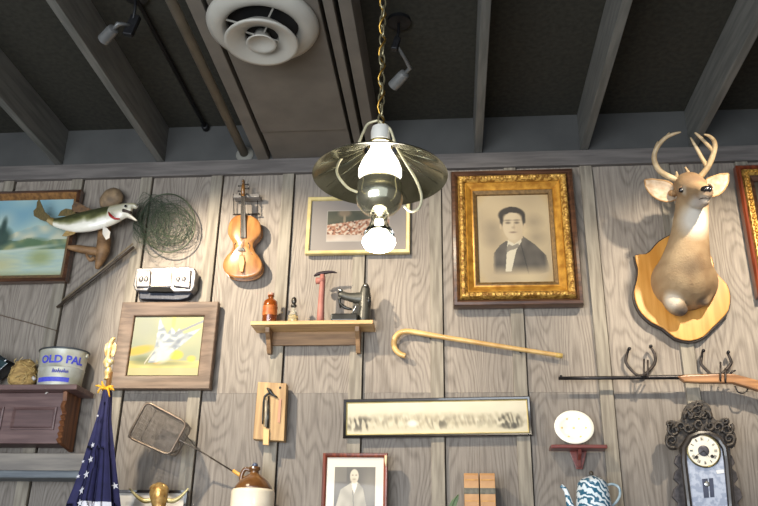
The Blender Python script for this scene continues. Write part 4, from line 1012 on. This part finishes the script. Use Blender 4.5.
# ------------------------------------------------------------------ upper left shelf cabinet
M_PURB = wood('purple_brown_wood', (112, 88, 84), (90, 68, 66), 12, 'x', .45, .15)
M_ORB = wood('orange_brown_wood', (134, 86, 52), (92, 56, 36), 10, 'z', .5, .2)
SO = .22; a = W(0, 384, SO); c = W(77, 384.5, SO); zt = (a.z+c.z)/2; xr = c.x
t = thing('wall_shelf', 'dark purple-brown wall shelf cabinet with panelled front and scalloped end at the left', 'shelf', Vector((-2.35, -.018, zt)))
obj('top_board', MB().bb(-2.95, xr, .018, SO, zt-.026, zt), M_PURB, t, bevel=.004)
PO = .15; xf = W(62, 415, PO).x; zb = W(30, 443.5, PO).z
obj('front_panel', MB().bb(-2.9, xf, PO-.02, PO, zb, zt-.026), M_PURB, t, bevel=.003)
obj('back_board', MB().bb(-2.9, xf, .018, .03, zb, zt-.026), M_PURB, t)
obj('bottom_board', MB().bb(-2.9, xf, .03, PO-.02, zb, zb+.014), M_PURB, t)
for (xa_, xb_) in ((W(12, 418, PO).x, W(56, 418, PO).x), (W(-50, 418, PO).x, W(3, 418, PO).x)):
    za, zb_ = W(30, 430, PO).z, W(30, 407, PO).z
    b = MB(); cx, cz, w, h = (xa_+xb_)/2, (za+zb_)/2, xb_-xa_, zb_-za; R_ = Rect.__new__(Rect); R_.cx, R_.cz, R_.w, R_.h, R_.rot = cx, cz, w, h, 0
    R_.rings(b, [(0, PO), (.001, PO+.008), (.008, PO+.010), (.016, PO+.002)]); obj('panel_moulding', b, M_PURB, t)
    obj('inset_panel', MB().bb(xa_+.016, xb_-.016, PO-.001, PO+.003, za+.016, zb_-.016), wood('inset_wood', (98, 74, 72), (80, 60, 58), 12, 'x', .5, .1), t)
sc = [(.018, zt-.026), (PO+.03, zt-.026), (PO+.02, zt-.07), (PO+.035, zt-.10), (PO+.0, zt-.13)]
zz = zt-.13; 
while zz > zb+.02: zz -= .028; sc += [(PO+.022, zz+.014), (PO+.002, zz)]
sc += [(.018, zb-.02)]
obj('scalloped_end', MB().xprism(sc, xf, xf+.022), M_ORB, t, bevel=.002)
obj('chalk_mark', MB().sweep([W(45.5, 393.5, PO+.004), W(52, 390, PO+.004)], .004, 6), mat('white_chip', (214, 206, 196), .7), t, True)
# minnow bucket
M_TIN = mat('galvanised_tin', (206, 206, 196), .45, .35, (176, 172, 150), 14)
c = Vector((W(60, 380, .115).x, -.115, zt)); hh = W(62, 347, .20).z-zt-.005
t = thing('minnow_bucket', 'oval tin minnow bucket with blue lettering on the dark shelf', 'bucket', c)
RX, RY = .108, .088
kx = lambda h: RX*(1+.12*h/hh)
pr = [(kx(0)*.97, 0), (kx(0), .004), (kx(hh*.48), hh*.48), (kx(hh*.49)+.003, hh*.5), (kx(hh*.5), hh*.53), (kx(hh), hh-.006), (kx(hh)+.004, hh-.003), (kx(hh)+.003, hh+.002), (kx(hh)-.003, hh), (kx(hh*.5)-.004, hh*.5), (kx(0)-.004, .006)]
obj('tin_body', MB().lathe(pr, c, 48, sy=RY/RX), M_TIN, t, 'auto')
obj('rim', MB().sweep([c+Vector((kx(hh)*1.02*math.cos(a), RY/RX*kx(hh)*1.02*math.sin(a), hh)) for a in [2*pi*k/40 for k in range(40)]], .0045, 8, closed=True), mat('dark_grey_rim', (84, 88, 92), .4, .5), t, True)
M_BLUE = mat('blue_paint', (66, 70, 190), .5, 0, (84, 88, 200), 50)
def on_bucket(x, z, push=.001):   # x = arc position around the front, measured from the direction facing the camera
    a = -pi/2+.18+x/RX; r_ = kx(z)+push; return c+Vector((r_*math.cos(a), RY/RX*r_*math.sin(a)-push*.3, z))
def bucket_text(s, z, size, x0, name, slant=0, ext=0):
    cu = bpy.data.curves.new('t', 'FONT'); cu.body = s; cu.size = size; cu.resolution_u = 3; cu.offset = .0012*ext; to = bpy.data.objects.new('t', cu); COL.objects.link(to)
    me = bpy.data.meshes.new_from_object(to.evaluated_get(bpy.context.evaluated_depsgraph_get())); bpy.data.objects.remove(to)
    bm = bmesh.new(); bm.from_mesh(me); bmesh.ops.triangulate(bm, faces=bm.faces)
    for _ in range(2): bmesh.ops.subdivide_edges(bm, edges=[e_ for e_ in bm.edges if e_.calc_length() > .008], cuts=1)
    bmesh.ops.triangulate(bm, faces=bm.faces)
    b = MB(); b.add([on_bucket(x0+v.co.x, z+v.co.y+slant*v.co.x, .0018) for v in bm.verts], [[v.index for v in f.verts] for f in bm.faces]); bm.free()
    return obj(name, b, M_BLUE, t)
bucket_text('OLD PAL', hh*.60, .052, -.088, 'lettering', 0, 1.6)
b = MB()
for i in range(9):
    x = -.02+i*.0085; b.sweep([on_bucket(x, hh*.33, .002), on_bucket(x+.003, hh*.33+.016+.006*(i % 3 == 0), .002), on_bucket(x+.006, hh*.35, .002)], .0018, 4)
obj('small_lettering', b, M_BLUE, t)
b = MB(); n_ = 30
for i in range(n_):
    xa_, xb_ = -.105+.17*i/n_, -.105+.17*(i+1)/n_
    b.add([on_bucket(xa_, hh*.10), on_bucket(xb_, hh*.10), on_bucket(xb_, hh*.22), on_bucket(xa_, hh*.22)], [(0, 1, 2, 3)])
obj('blue_band', b, M_BLUE, t)
for s in (-1, 1): obj('handle_ear', MB().ball(c+Vector((s*(kx(hh)+.002), 0, hh-.02)), (.006, .012, .012), 10), M_TIN, t, True)
# straw bundle
c = Vector((W(22.5, 380, .12).x, -.12, zt)); hh2 = W(25, 358.5, .14).z-zt
b = MB(); b.ball(c+Vector((0, 0, hh2*.46)), (.064, .06, hh2*.55), 40)
for i, v in enumerate(b.v):
    d = (v-c-Vector((0, 0, hh2*.46))); k = 1+.16*nz(v.x*30, v.z*30, 1)+.08*nz(v.x*90, v.z*90, 1, v.y*50); v_ = c+Vector((0, 0, hh2*.46))+d*k
    if v_.z < c.z+.001: v_.z = c.z+.001
    b.v[i] = v_
t = thing('straw_bundle', 'lumpy tan straw bundle beside the minnow bucket on the dark shelf', 'straw bundle', c)
obj('bundle', b, mat('tan_straw', (190, 156, 96), .85, 0, (140, 112, 68), 30, (1, 1, 3), bump=.9), t, True)
b = MB(); rnd = random.Random(3)
for i in range(60):
    a = rnd.uniform(0, 2*pi); h = rnd.uniform(.15, .9)*hh2; r_ = .064*math.sqrt(max(.05, 1-((h/hh2-.46)/.56)**2))
    p = c+Vector((r_*math.cos(a), r_*.9*math.sin(a), h)); a2 = a+rnd.uniform(-.7, .7); p2 = c+Vector((r_*1.05*math.cos(a2), r_*.95*math.sin(a2), min(hh2, max(.004, h+rnd.uniform(-.05, .05))))); b.sweep([p, (p+p2)/2+Vector((math.cos(a), math.sin(a), 0))*.008, p2], .0013, 4)
obj('loose_straws', b, mat('pale_straw', (214, 186, 124), .7), t)
obj('metal_tag', MB().sweep([W(33, 377, .19), W(34.5, 380, .19)], [.008, .007], 10), mat('white_chip', (1, 1, 1)), t, True)
# dark box corner
pxs = [(-14, 352), (0, 354.5), (13.5, 362.5), (1, 373), (-12, 383)]
t = thing('dark_box', 'glossy black pointed shape jutting in at the left edge above the shelf', 'box', Vector((W(-5, 380, .12).x, -.12, zt)))
obj('box_body', MB().pprism(pxs, .05, .17), mat('glossy_black', (22, 30, 34), .12, 0, (34, 44, 50), 8, coat=1), t, bevel=.006)
obj('glass_front', MB().pprism([(-10, 357), (0, 359), (8, 363), (0, 370), (-10, 378)], .17, .174), mat('dark_glass', (40, 62, 66), .05, 0, (26, 40, 44), 12, coat=1), t, bevel=.002)
# mantle shelf below
za, zb_ = W(30, 453, .14).z, W(30, 471, .14).z; xr = W(86, 462, .14).x
t = thing('mantel_shelf', 'thick grey painted mantel shelf board low at the left edge behind the flag', 'shelf', Vector((-2.3, -.018, zb_)))
obj('shelf_board', MB().bb(-3.0, xr, .018, .14, zb_, za), M_GREYW, t, bevel=.006)
obj('lower_lip', MB().bb(-3.0, xr-.01, .018, .17, zb_-.035, zb_), wood('blue_grey_wood', (112, 118, 122), (88, 94, 100), 8, 'x', .6), t, bevel=.010, seg=3)

# ------------------------------------------------------------------ lower row on the ledge
# jug
jo = .15; c = Vector((W(252.5, 500, jo).x, -jo, LEDGE)); z1 = W(252, 490, jo).z-LEDGE; z2 = W(252, 477, jo).z-LEDGE
JR = (W(274, 500, jo).x-W(231, 500, jo).x)/2
t = thing('stoneware_jug', 'cream stoneware jug with brown glazed shoulder and small neck', 'jug', c)
obj('jug_body', MB().lathe([(JR*.93, 0), (JR, .012), (JR, z1-.012), (JR*.96, z1)], c, 40), mat('cream_glaze', (226, 214, 192), .25, 0, (210, 198, 176), 8, coat=.5), t, True)
obj('brown_shoulder', MB().lathe([(JR*.90, z1-.002), (JR*.86, z1+.012), (JR*.66, z1+.04), (JR*.40, z1+.062), (.022, z1+.072), (.020, z1+.085), (.027, z1+.090), (.027, z1+.103), (.018, z1+.105)], c, 40), mat('brown_glaze', (112, 76, 40), .18, 0, (80, 50, 26), 14, coat=.8), t, True)
obj('jug_handle', MB().sweep([c+Vector((-.020, 0, z1+.088)), c+Vector((-.045, 0, z1+.094)), c+Vector((-.06, 0, z1+.065)), c+Vector((-.058, 0, z1+.03))], [.009, .010, .010, .010], 10, sub=4), mat('brown_glaze', (1, 1, 1)), t, True)
obj('stopper', MB().ball(c+Vector((0, 0, z1+.112)), (.014, .014, .012), 14), mat('blue_grey_stopper', (88, 96, 116), .3, .3), t, True)
# longhorn skull
so = .16; c = W(159, 500, so)
t = thing('longhorn_skull', 'brass-coloured longhorn skull ornament with curved horns before the white framed paper', 'skull ornament', Vector((c.x, -so, LEDGE)))
M_SK = mat('antique_brass', (180, 150, 96), .35, .5, (140, 104, 54), 40, bump=.5)
b = MB()
b.sweep([W(159, 487.5, so-.02), W(159, 492, so), W(159, 500, so+.02), W(159, 512, so+.03), W(159, 530, so+.01)], [(.030, .03), (.045, .035), (.038, .034), (.026, .026), (.020, .018)], 16, ref=(1, 0, 0), sub=4)
b.sweep([W(159, 488, so), W(154, 486.8, so), W(151, 490, so)], [.016, .014, .010], 10, sub=3); b.sweep([W(159, 488, so), W(164, 486.8, so), W(167, 490, so)], [.016, .014, .010], 10, sub=3)
obj('skull', b, M_SK, t, True)
for s in (-1, 1):
    obj('horn', MB().sweep([W(159+s*7, 500, so), W(159+s*14, 501, so+.005), W(159+s*20, 498, so+.01), W(159+s*25, 493.5, so+.015), W(159+s*29.5, 488.5, so+.02)], [.012, .011, .009, .007, .003], 10, sub=4), mat('pale_brass_horn', (206, 198, 152), .35, .4, (160, 140, 84), 20), t, True)
    obj('eye_socket', MB().ball(W(159+s*4.2, 497, so+.034), (.008, .006, .010), 10), mat('dark_mouth', (1, 1, 1)), t, True)
obj('plinth', MB().bb(c.x-.05, c.x+.05, so-.04, so+.05, LEDGE, LEDGE+.03), M_DKWOOD, t, bevel=.004)
# pair of books
M_BK = mat('tan_leather_spine', (190, 146, 98), .5, 0, (168, 122, 78), 12, bump=.15)
for x0_, x1_, lab, cv in ((464, 478.6, 'tan leather book with dark band, the left one of the two upright books', 0), (479.8, 495, 'tan leather book with dark band, the right one of the two upright books', 1)):
    bo_ = .16; a = W(x0_, 480, bo_); c = W(x1_, 480, bo_); zt_ = W(x0_, 473, bo_).z
    t = thing('book', lab, 'book', Vector(((a.x+c.x)/2, -.12, LEDGE)), 'two tan books on the lower ledge')
    w = c.x-a.x
    obj('cover', MB().xprism([(.04, LEDGE), (.155, LEDGE), (.162, LEDGE+.01), (.162, zt_-.01), (.155, zt_), (.04, zt_), (.04, zt_-.004), (.150, zt_-.004), (.150, LEDGE+.004), (.04, LEDGE+.004)], a.x, c.x), M_BK, t, bevel=.002)
    obj('cover_board', MB().bb(a.x, a.x+.003, .035, .155, LEDGE, zt_), mat('dark_cover', (78, 62, 52), .5), t)
    obj('cover_board', MB().bb(c.x-.003, c.x, .035, .155, LEDGE, zt_), mat('dark_cover', (1, 1, 1)), t)
    obj('pages', MB().bb(a.x+.004, c.x-.004, .045, .149, LEDGE+.005, zt_-.006), mat('aged_pages', (214, 198, 166), .8), t)
    zl, zh = W(470, 494, bo_).z, W(470, 488, bo_).z
    obj('title_band', MB().bb(a.x-.0005, c.x+.0005, .13, .1635, zl, zh), mat('grey_band', (106, 100, 84), .5, 0, (80, 76, 62), 60), t, bevel=.001)
    for zk in (480, 501): zq = W(470, zk, bo_).z; obj('spine_rib', MB().bb(a.x+.002, c.x-.002, .155, .1640, zq-.0015, zq+.0015), mat('gilt', (1, 1, 1)), t)
# green leaf
t = thing('plant_leaf', 'narrow green pointed leaf tip left of the two tan books at the bottom edge', 'plant', W(452, 530, .15))
lf = [(458.8, 493.8), (458.5, 499), (456.5, 505), (453, 512), (447, 520), (444, 524), (445, 516), (448, 507), (452, 500)]
M_LEAF = mat('green_leaf', (96, 116, 74), .5, 0, (70, 92, 56), 20)
obj('leaf_blade', MB().pprism(lf, .15, .154), M_LEAF, t, bevel=.001)
obj('stem', MB().sweep([W(458, 495, .155), W(452, 506, .155), Vector((W(446, 524, .15).x, -.14, LEDGE+.0))], .0025, 6, sub=3), M_LEAF, t, True)

# plate on the red shelf
M_RSH = wood('red_brown_shelf_wood', (122, 58, 48), (92, 42, 36), 12, 'x', .4, .1, .3)
ro = .11; a = W(551, 446, ro); c = W(607.5, 445.5, ro); zt = (a.z+c.z)/2+.006
t = thing('wall_shelf', 'small dark red wooden shelf with one central bracket below the white plate', 'shelf', Vector(((a.x+c.x)/2, -.018, zt)))
obj('shelf_board', MB().bb(a.x, c.x, .018, ro, zt-.017, zt), M_RSH, t, bevel=.004)
cx = W(579.5, 455, .06).x; zb = W(579, 468, .03).z
obj('bracket', MB().xprism([(.018, zt-.017), (.085, zt-.017), (.075, zt-.04), (.045, zt-.06), (.035, zb), (.018, zb)], cx-.008, cx+.008), M_RSH, t, bevel=.002)
obj('back_plate', MB().prism([(cx-.04, zt-.017), (cx+.04, zt-.017), (cx+.028, zt-.055), (cx+.014, zb-.004), (cx-.014, zb-.004), (cx-.028, zt-.055)], .018, .026), M_RSH, t, bevel=.002)
po_ = .06; pa, pb = W(554, 430, po_), W(593.5, 430, po_); PR = (pb.x-pa.x)/2; ztop = W(573, 412, po_).z
RZ = (ztop-zt)/2+.001
R = Matrix.Rotation(pi/2-.14, 3, 'X')
pc = Vector(((pa.x+pb.x)/2, -po_, zt+RZ*.99+.003))
t = thing('plate', 'round white plate with faint yellow flecks leaning upright on the red shelf', 'plate', Vector((pc.x, -po_, zt)))
obj('plate_body', MB().lathe([(.002, .0), (PR*.6, .001), (PR*.68, .006), (PR, .016), (PR, .020), (PR*.66, .010), (PR*.58, .005), (.002, .005)], pc, 48, R, sy=RZ/PR*.99), mat('white_china', (246, 242, 226), .2, 0, (244, 238, 218), 6, coat=.6), t, True)
rnd = random.Random(4)
for k in range(7):
    a = 2*pi*k/6; r_ = PR*.62 if k < 6 else 0
    p = pc+R @ Vector((r_*math.cos(a), r_*math.sin(a)*RZ/PR, .0085 if k < 6 else .006)); obj('flower_fleck', MB().ball(p, (.006, .002, .005), 8), mat('yellow_fleck', (240, 206, 140), .5), t, True)

# enamel coffee pot
co = .15; c = Vector((W(593.5, 500, co).x, -co, LEDGE)); g = lambda y: W(593, y, co).z-LEDGE
t = thing('coffee_pot', 'blue and white swirled enamel coffee pot with curved spout', 'coffee pot', c)
mm = bpy.data.materials.new('swirled_enamel'); mm.use_nodes = True; nt = mm.node_tree; bs = nt.nodes['Principled BSDF']; bs.inputs['Roughness'].default_value = .15; bs.inputs['Coat Weight'].default_value = .8
tc = nt.nodes.new('ShaderNodeTexCoord'); n1 = nt.nodes.new('ShaderNodeTexWave'); n1.inputs['Scale'].default_value = 13; n1.inputs['Distortion'].default_value = 8; n1.inputs['Detail'].default_value = 2; n1.inputs['Detail Scale'].default_value = 2.2
mp = nt.nodes.new('ShaderNodeMapping'); mp.inputs['Rotation'].default_value = (.4, .9, 0)
cr = nt.nodes.new('ShaderNodeValToRGB'); cr.color_ramp.elements[0].position = .40; cr.color_ramp.elements[0].color = RGB(48, 100, 124); cr.color_ramp.elements[1].position = .58; cr.color_ramp.elements[1].color = RGB(226, 234, 236)
nt.links.new(tc.outputs['Object'], mp.inputs[0]); nt.links.new(mp.outputs[0], n1.inputs['Vector']); nt.links.new(n1.outputs['Fac'], cr.inputs[0]); nt.links.new(cr.outputs[0], bs.inputs['Base Color'])
obj('pot_body', MB().lathe([(.088, 0), (.092, .006), (.088, .05), (.078, g(506)), (.072, g(492)), (.066, g(486)), (.067, g(485))], c, 36), mm, t, True)
obj('lid', MB().lathe([(.067, g(485)), (.062, g(482)), (.05, g(479.5)), (.03, g(476.8)), (.012, g(475.5))], c, 32), mm, t, True)
obj('lid_knob', MB().ball(c+Vector((0, 0, g(473.5))), (.010, .010, .012), 12), mat('dark_knob', (70, 62, 50), .3), t, True)
obj('spout', MB().sweep([c+Vector((-.065, 0, g(520))), c+Vector((-.10, 0, g(508))), W(568, 497, co), W(565.5, 490, co), W(561, 485.5, co)], [.024, .018, .012, .010, .009], 12, sub=4), mm, t, True)
obj('handle', MB().sweep([W(606, 485.5, co), W(612, 484, co), W(618.5, 487, co), W(620, 494, co), W(617, 501, co), W(610, 508, co)], [.005, .006, .006, .006, .006, .005], 10, sub=4), mat('pale_enamel_handle', (176, 190, 194), .2, 0, (120, 146, 158), 30, coat=.6), t, True)

# ------------------------------------------------------------------ ornate clock
M_CLK = mat('dark_carved_walnut', (70, 62, 54), .45, 0, (38, 34, 32), 50, bump=.8, contrast=(.42, .58))
M_CLK2 = mat('dark_clock_moulding', (56, 50, 46), .35, 0, (40, 36, 33), 20, coat=.3)
ko = .13
t = thing('clock', 'ornate dark carved kitchen clock with white dial and silvery glass', 'clock', Vector((W(706, 540, ko).x, -.02, LEDGE)))
zL = LEDGE
cb = [(682, 462), (682, 448), (688, 436.5), (698, 432.5), (710, 432.5), (720, 438), (727.5, 448), (729, 462), (736, 545), (690, 545)]
pb_ = [W(x, y, .08) for x, y in cb]; pb_ = [(p.x, max(p.z, zL) if i < 8 else zL) for i, p in enumerate(pb_)]
obj('case', MB().prism(pb_, .02, .12), M_CLK2, t, bevel=.005)
b = MB(); k1 = [W(x, y, ko) for x, y in [(684, 462), (684, 448.5), (690, 437.5), (699, 433.5), (709, 433.5), (718.5, 438.5), (725, 448.5), (727, 462)]]
k1 = [Vector((W(694.5, 548, ko).x, -ko, zL+.02))]+k1+[Vector((W(735, 548, ko).x, -ko, zL+.02))]
b.sweep(k1, [(.012, .014)]*len(k1), 8, ref=(0, 1, 0)); obj('door_frame', b, M_CLK2, t, 'auto')
b = MB()
def scr(cx, cy, r0, turns, th0, s=1, o=.128, w=.008):
    P_ = []; N_ = 22
    for i in range(N_):
        a = th0+s*turns*2*pi*i/N_; r_ = r0*(1-i/N_*.86); P_.append(W(cx+r_*math.cos(a), cy+r_*math.sin(a), o))
    b.sweep(P_, [(w, w*(1-.5*i/N_)) for i in range(N_)], 7)
crown = [(666, 423), (671, 420), (677, 421.5), (681, 419), (682.5, 412), (686, 405.5), (692, 401.8), (698, 400.5), (704, 402), (709, 406.5), (711.5, 413), (713, 418), (717, 421), (722, 418), (728, 418.5), (729, 423), (727.5, 426), (733, 431), (736, 439), (734, 447), (729, 448), (724, 443), (718, 436), (708, 432), (698, 432), (688, 436), (682, 444), (677, 449.5), (670, 449.5), (665.5, 443), (665.5, 436), (669, 428)]
obj('carved_crest', MB().pprism(crpix(crown, 2), .09, .116), M_CLK, t, bevel=.004)
for args in ((697, 411, 8, 1.4, 0, 1), (697, 411, 9.5, .8, 3.4, -1), (690, 416, 6, 1.2, 2.6, 1), (705, 416, 6, 1.2, .5, -1), (674, 430, 6.5, 1.3, 4, -1), (672, 441, 7, 1.4, 1, 1), (681, 427, 6, 1.2, 2, 1), (727, 429, 6.5, 1.3, 5.4, 1), (729, 439, 6.5, 1.4, 2, -1), (718, 427, 6, 1.2, 1, -1), (688, 428, 5, 1.2, 0, 1), (710, 426, 5, 1.2, 3, -1), (669, 423, 3.2, 1, 0, 1), (725.5, 421, 3.2, 1, 3, -1), (698, 404, 3.5, 1, 0, 1), (699, 424, 5, 1.1, 1.5, 1)): scr(*args)
obj('crest_scrolls', b, M_CLK, t, True)
def side(s):
    P_ = []
    xs = [(682, 452), (676, 456), (674, 463), (679, 468), (675, 472), (673.5, 479), (679, 484), (674, 489), (672, 497), (678, 503), (675, 512), (674, 522), (681, 530), (686, 545), (690, 545), (684, 455)] if s < 0 else \
         [(727, 452), (732, 456), (735, 463), (731.5, 468), (736, 472), (738, 479), (734, 484), (740, 489), (742.5, 497), (738, 503), (743, 512), (744, 522), (740, 530), (742, 545), (730, 545), (724, 455)]
    ps = [W(x, y, .06) for x, y in xs]; return [(p.x, max(p.z, zL)) for p in ps]
for s in (-1, 1): obj('scalloped_wing', MB().prism(side(s), .045, .065), mat('greyed_walnut', (84, 78, 78), .5, 0, (52, 48, 48), 50, bump=.6), t, bevel=.004)
gl = [(687, 462), (687, 449), (693, 439.5), (700, 436.5), (708, 436.5), (716, 441), (722, 450), (724, 462), (731, 540), (696, 540)]
M_SILV = mat('silvered_glass', (176, 182, 196), .25, 0, (146, 154, 172), 45, contrast=(.44, .56), coat=.8)
obj('painted_glass', MB().pprism(gl, .120, .126), M_SILV, t)
dc = W(703.2, 451, .13); DR = (W(719.5, 451, .13).x-W(686.8, 451, .13).x)/2; R = Matrix.Rotation(pi/2, 3, 'X')
dial = obj('dial', MB().lathe([(DR, -.004), (DR, .004), (DR*.93, .007), (DR*.9, .005), (.001, .005)], dc, 48, R), mat('ivory_dial', (232, 226, 212), .4, 0, (222, 212, 190), 10, coat=.4), t, 'auto')
obj('dial_rim', MB().sweep([dc+Vector((DR*math.cos(a), -.006, DR*math.sin(a))) for a in [2*pi*k/40 for k in range(40)]], .0035, 8, closed=True), M_BRASS, dial, True)
obj('dial_centre', MB().lathe([(DR*.34, .005), (DR*.34, .008), (DR*.28, .010), (.001, .010)], dc, 32, R), mat('dark_centre', (66, 64, 70), .4, .3, (90, 88, 94), 60), dial, 'auto')
def roman(i):
    a = pi/2-i*pi/6; u = Vector((math.cos(a), 0, math.sin(a))); v = Vector((-math.sin(a), 0, math.cos(a))); c0 = dc+u*(DR*.74)+Vector((0, -.0065, 0)); bb = MB()
    def bar(o1, o2): 
        p, q = c0+v*o1-u*.0065, c0+v*o2+u*.0065; bb.sweep([p, q], .0009, 4)
    s = ['', 'I', 'II', 'III', 'IIII', 'V', 'VI', 'VII', 'VIII', 'IX', 'X', 'XI', 'XII'][i]; x = (len(s)-1)*.0022
    for ch in s:
        if ch == 'I': bar(x, x)
        if ch == 'V': bar(x, x+.0018); bar(x, x-.0018)
        if ch == 'X': bar(x-.002, x+.002); bar(x+.002, x-.002)
        x -= .0044
    obj('numeral', bb, M_EBO, dial)
for i in range(1, 13): roman(i)
for x, y in ((696.2, 457.5), (711.7, 456.5)): obj('winding_hole', MB().lathe([(.0075, .005), (.0075, .0085), (.003, .009)], W(x, y, .13), 16, R), M_EBO, dial)
obj('hour_hand', MB().sweep([dc+Vector((0, -.012, 0)), dc+Vector((.02, -.012, -.03))], [.002, .001], 6), M_EBO, dial)
obj('minute_hand', MB().sweep([dc+Vector((0, -.014, 0)), dc+Vector((-.045, -.014, -.028))], [.002, .001], 6), M_EBO, dial)
obj('pendulum_window', MB().pprism([(702, 479), (713, 478), (714.5, 497), (704, 498)], .126, .128), mat('dark_blue_window', (74, 78, 94), .3, 0, (56, 60, 76), 20), t)
obj('window_cross', MB().pprism([(707.7, 478.5), (708.7, 478.5), (710.2, 497.5), (709.2, 497.5)], .128, .1295), M_SILV, t)
obj('pendulum_bob', MB().ball(W(707, 484, .130), (.012, .003, .012), 14), M_STL, t, True)
obj('paper_tag', MB().pprism([(716, 470.5), (723.5, 469.5), (724, 473), (717, 474)], .128, .130), mat('white_paper', (244, 242, 238), .6), t)

# thin wire along the left wall
t = thing('wall_wire', 'thin wire running along the wall below the lake painting at the far left', 'wire', W(20, 320, .02))
obj('wire', MB().sweep([W(-20, 309, .024), W(0, 315, .024), W(30, 323, .024), W(58, 331, .024)], .0018, 5), mat('rusty_wire', (92, 70, 52), .6), t, True)

# ------------------------------------------------------------------ light
def spot(loc, aim, energy, col, size, blend=.5, rad=.04, name='track_light'):
    l = bpy.data.lights.new(name, 'SPOT'); l.energy = energy; l.color = col; l.spot_size = math.radians(size); l.spot_blend = blend; l.shadow_soft_size = rad
    o = bpy.data.objects.new(name, l); COL.objects.link(o); o.location = loc; o.rotation_euler = (Vector(aim)-Vector(loc)).to_track_quat('-Z', 'Y').to_euler(); return o
WARM = (1, .86, .66)
spot((-1.75, -1.45, 3.68), (-1.0, 0, 2.65), 215, WARM, 60, .65)
spot((1.55, -1.55, 3.68), (1.3, 0, 2.8), 165, WARM, 52, .8)
spot((-.55, -1.6, 3.68), (.30, 0, 2.85), 85, WARM, 58, .9)
def area(loc, aim, energy, col, sx, sy, name='window_daylight'):
    l = bpy.data.lights.new(name, 'AREA'); l.energy = energy; l.color = col; l.shape = 'RECTANGLE'; l.size = sx; l.size_y = sy
    o = bpy.data.objects.new(name, l); COL.objects.link(o); o.location = loc; o.rotation_euler = (Vector(aim)-Vector(loc)).to_track_quat('-Z', 'Y').to_euler(); return o
area((-2.3, -5.4, 1.6), (0, 0, 2.5), 220, (.86, .93, 1), 4.5, 2.2)
w = bpy.data.worlds.new('world'); S.world = w; w.use_nodes = True; w.node_tree.nodes['Background'].inputs[0].default_value = (.80, .88, 1, 1); w.node_tree.nodes['Background'].inputs[1].default_value = .9
# ------------------------------------------------------------------ camera
cam = bpy.data.cameras.new('camera'); co_ = bpy.data.objects.new('camera', cam); COL.objects.link(co_); S.camera = co_
cam.sensor_width = 36; cam.sensor_fit = 'HORIZONTAL'; cam.lens = F*36/758; cam.clip_start = .05
fwd = ray(379, 253).normalized(); rt = (ray(479, 253)-ray(379, 253)).normalized(); up = rt.cross(fwd)
m3 = Matrix((rt, up, -fwd)).transposed(); co_.matrix_world = Matrix.Translation((0, -D, CZ)) @ m3.to_4x4()
vs_ = S.view_settings; vs_.view_transform = 'Standard'; vs_.look = 'None'; vs_.exposure = 0.68; vs_.gamma = 1; vs_.use_curve_mapping = False
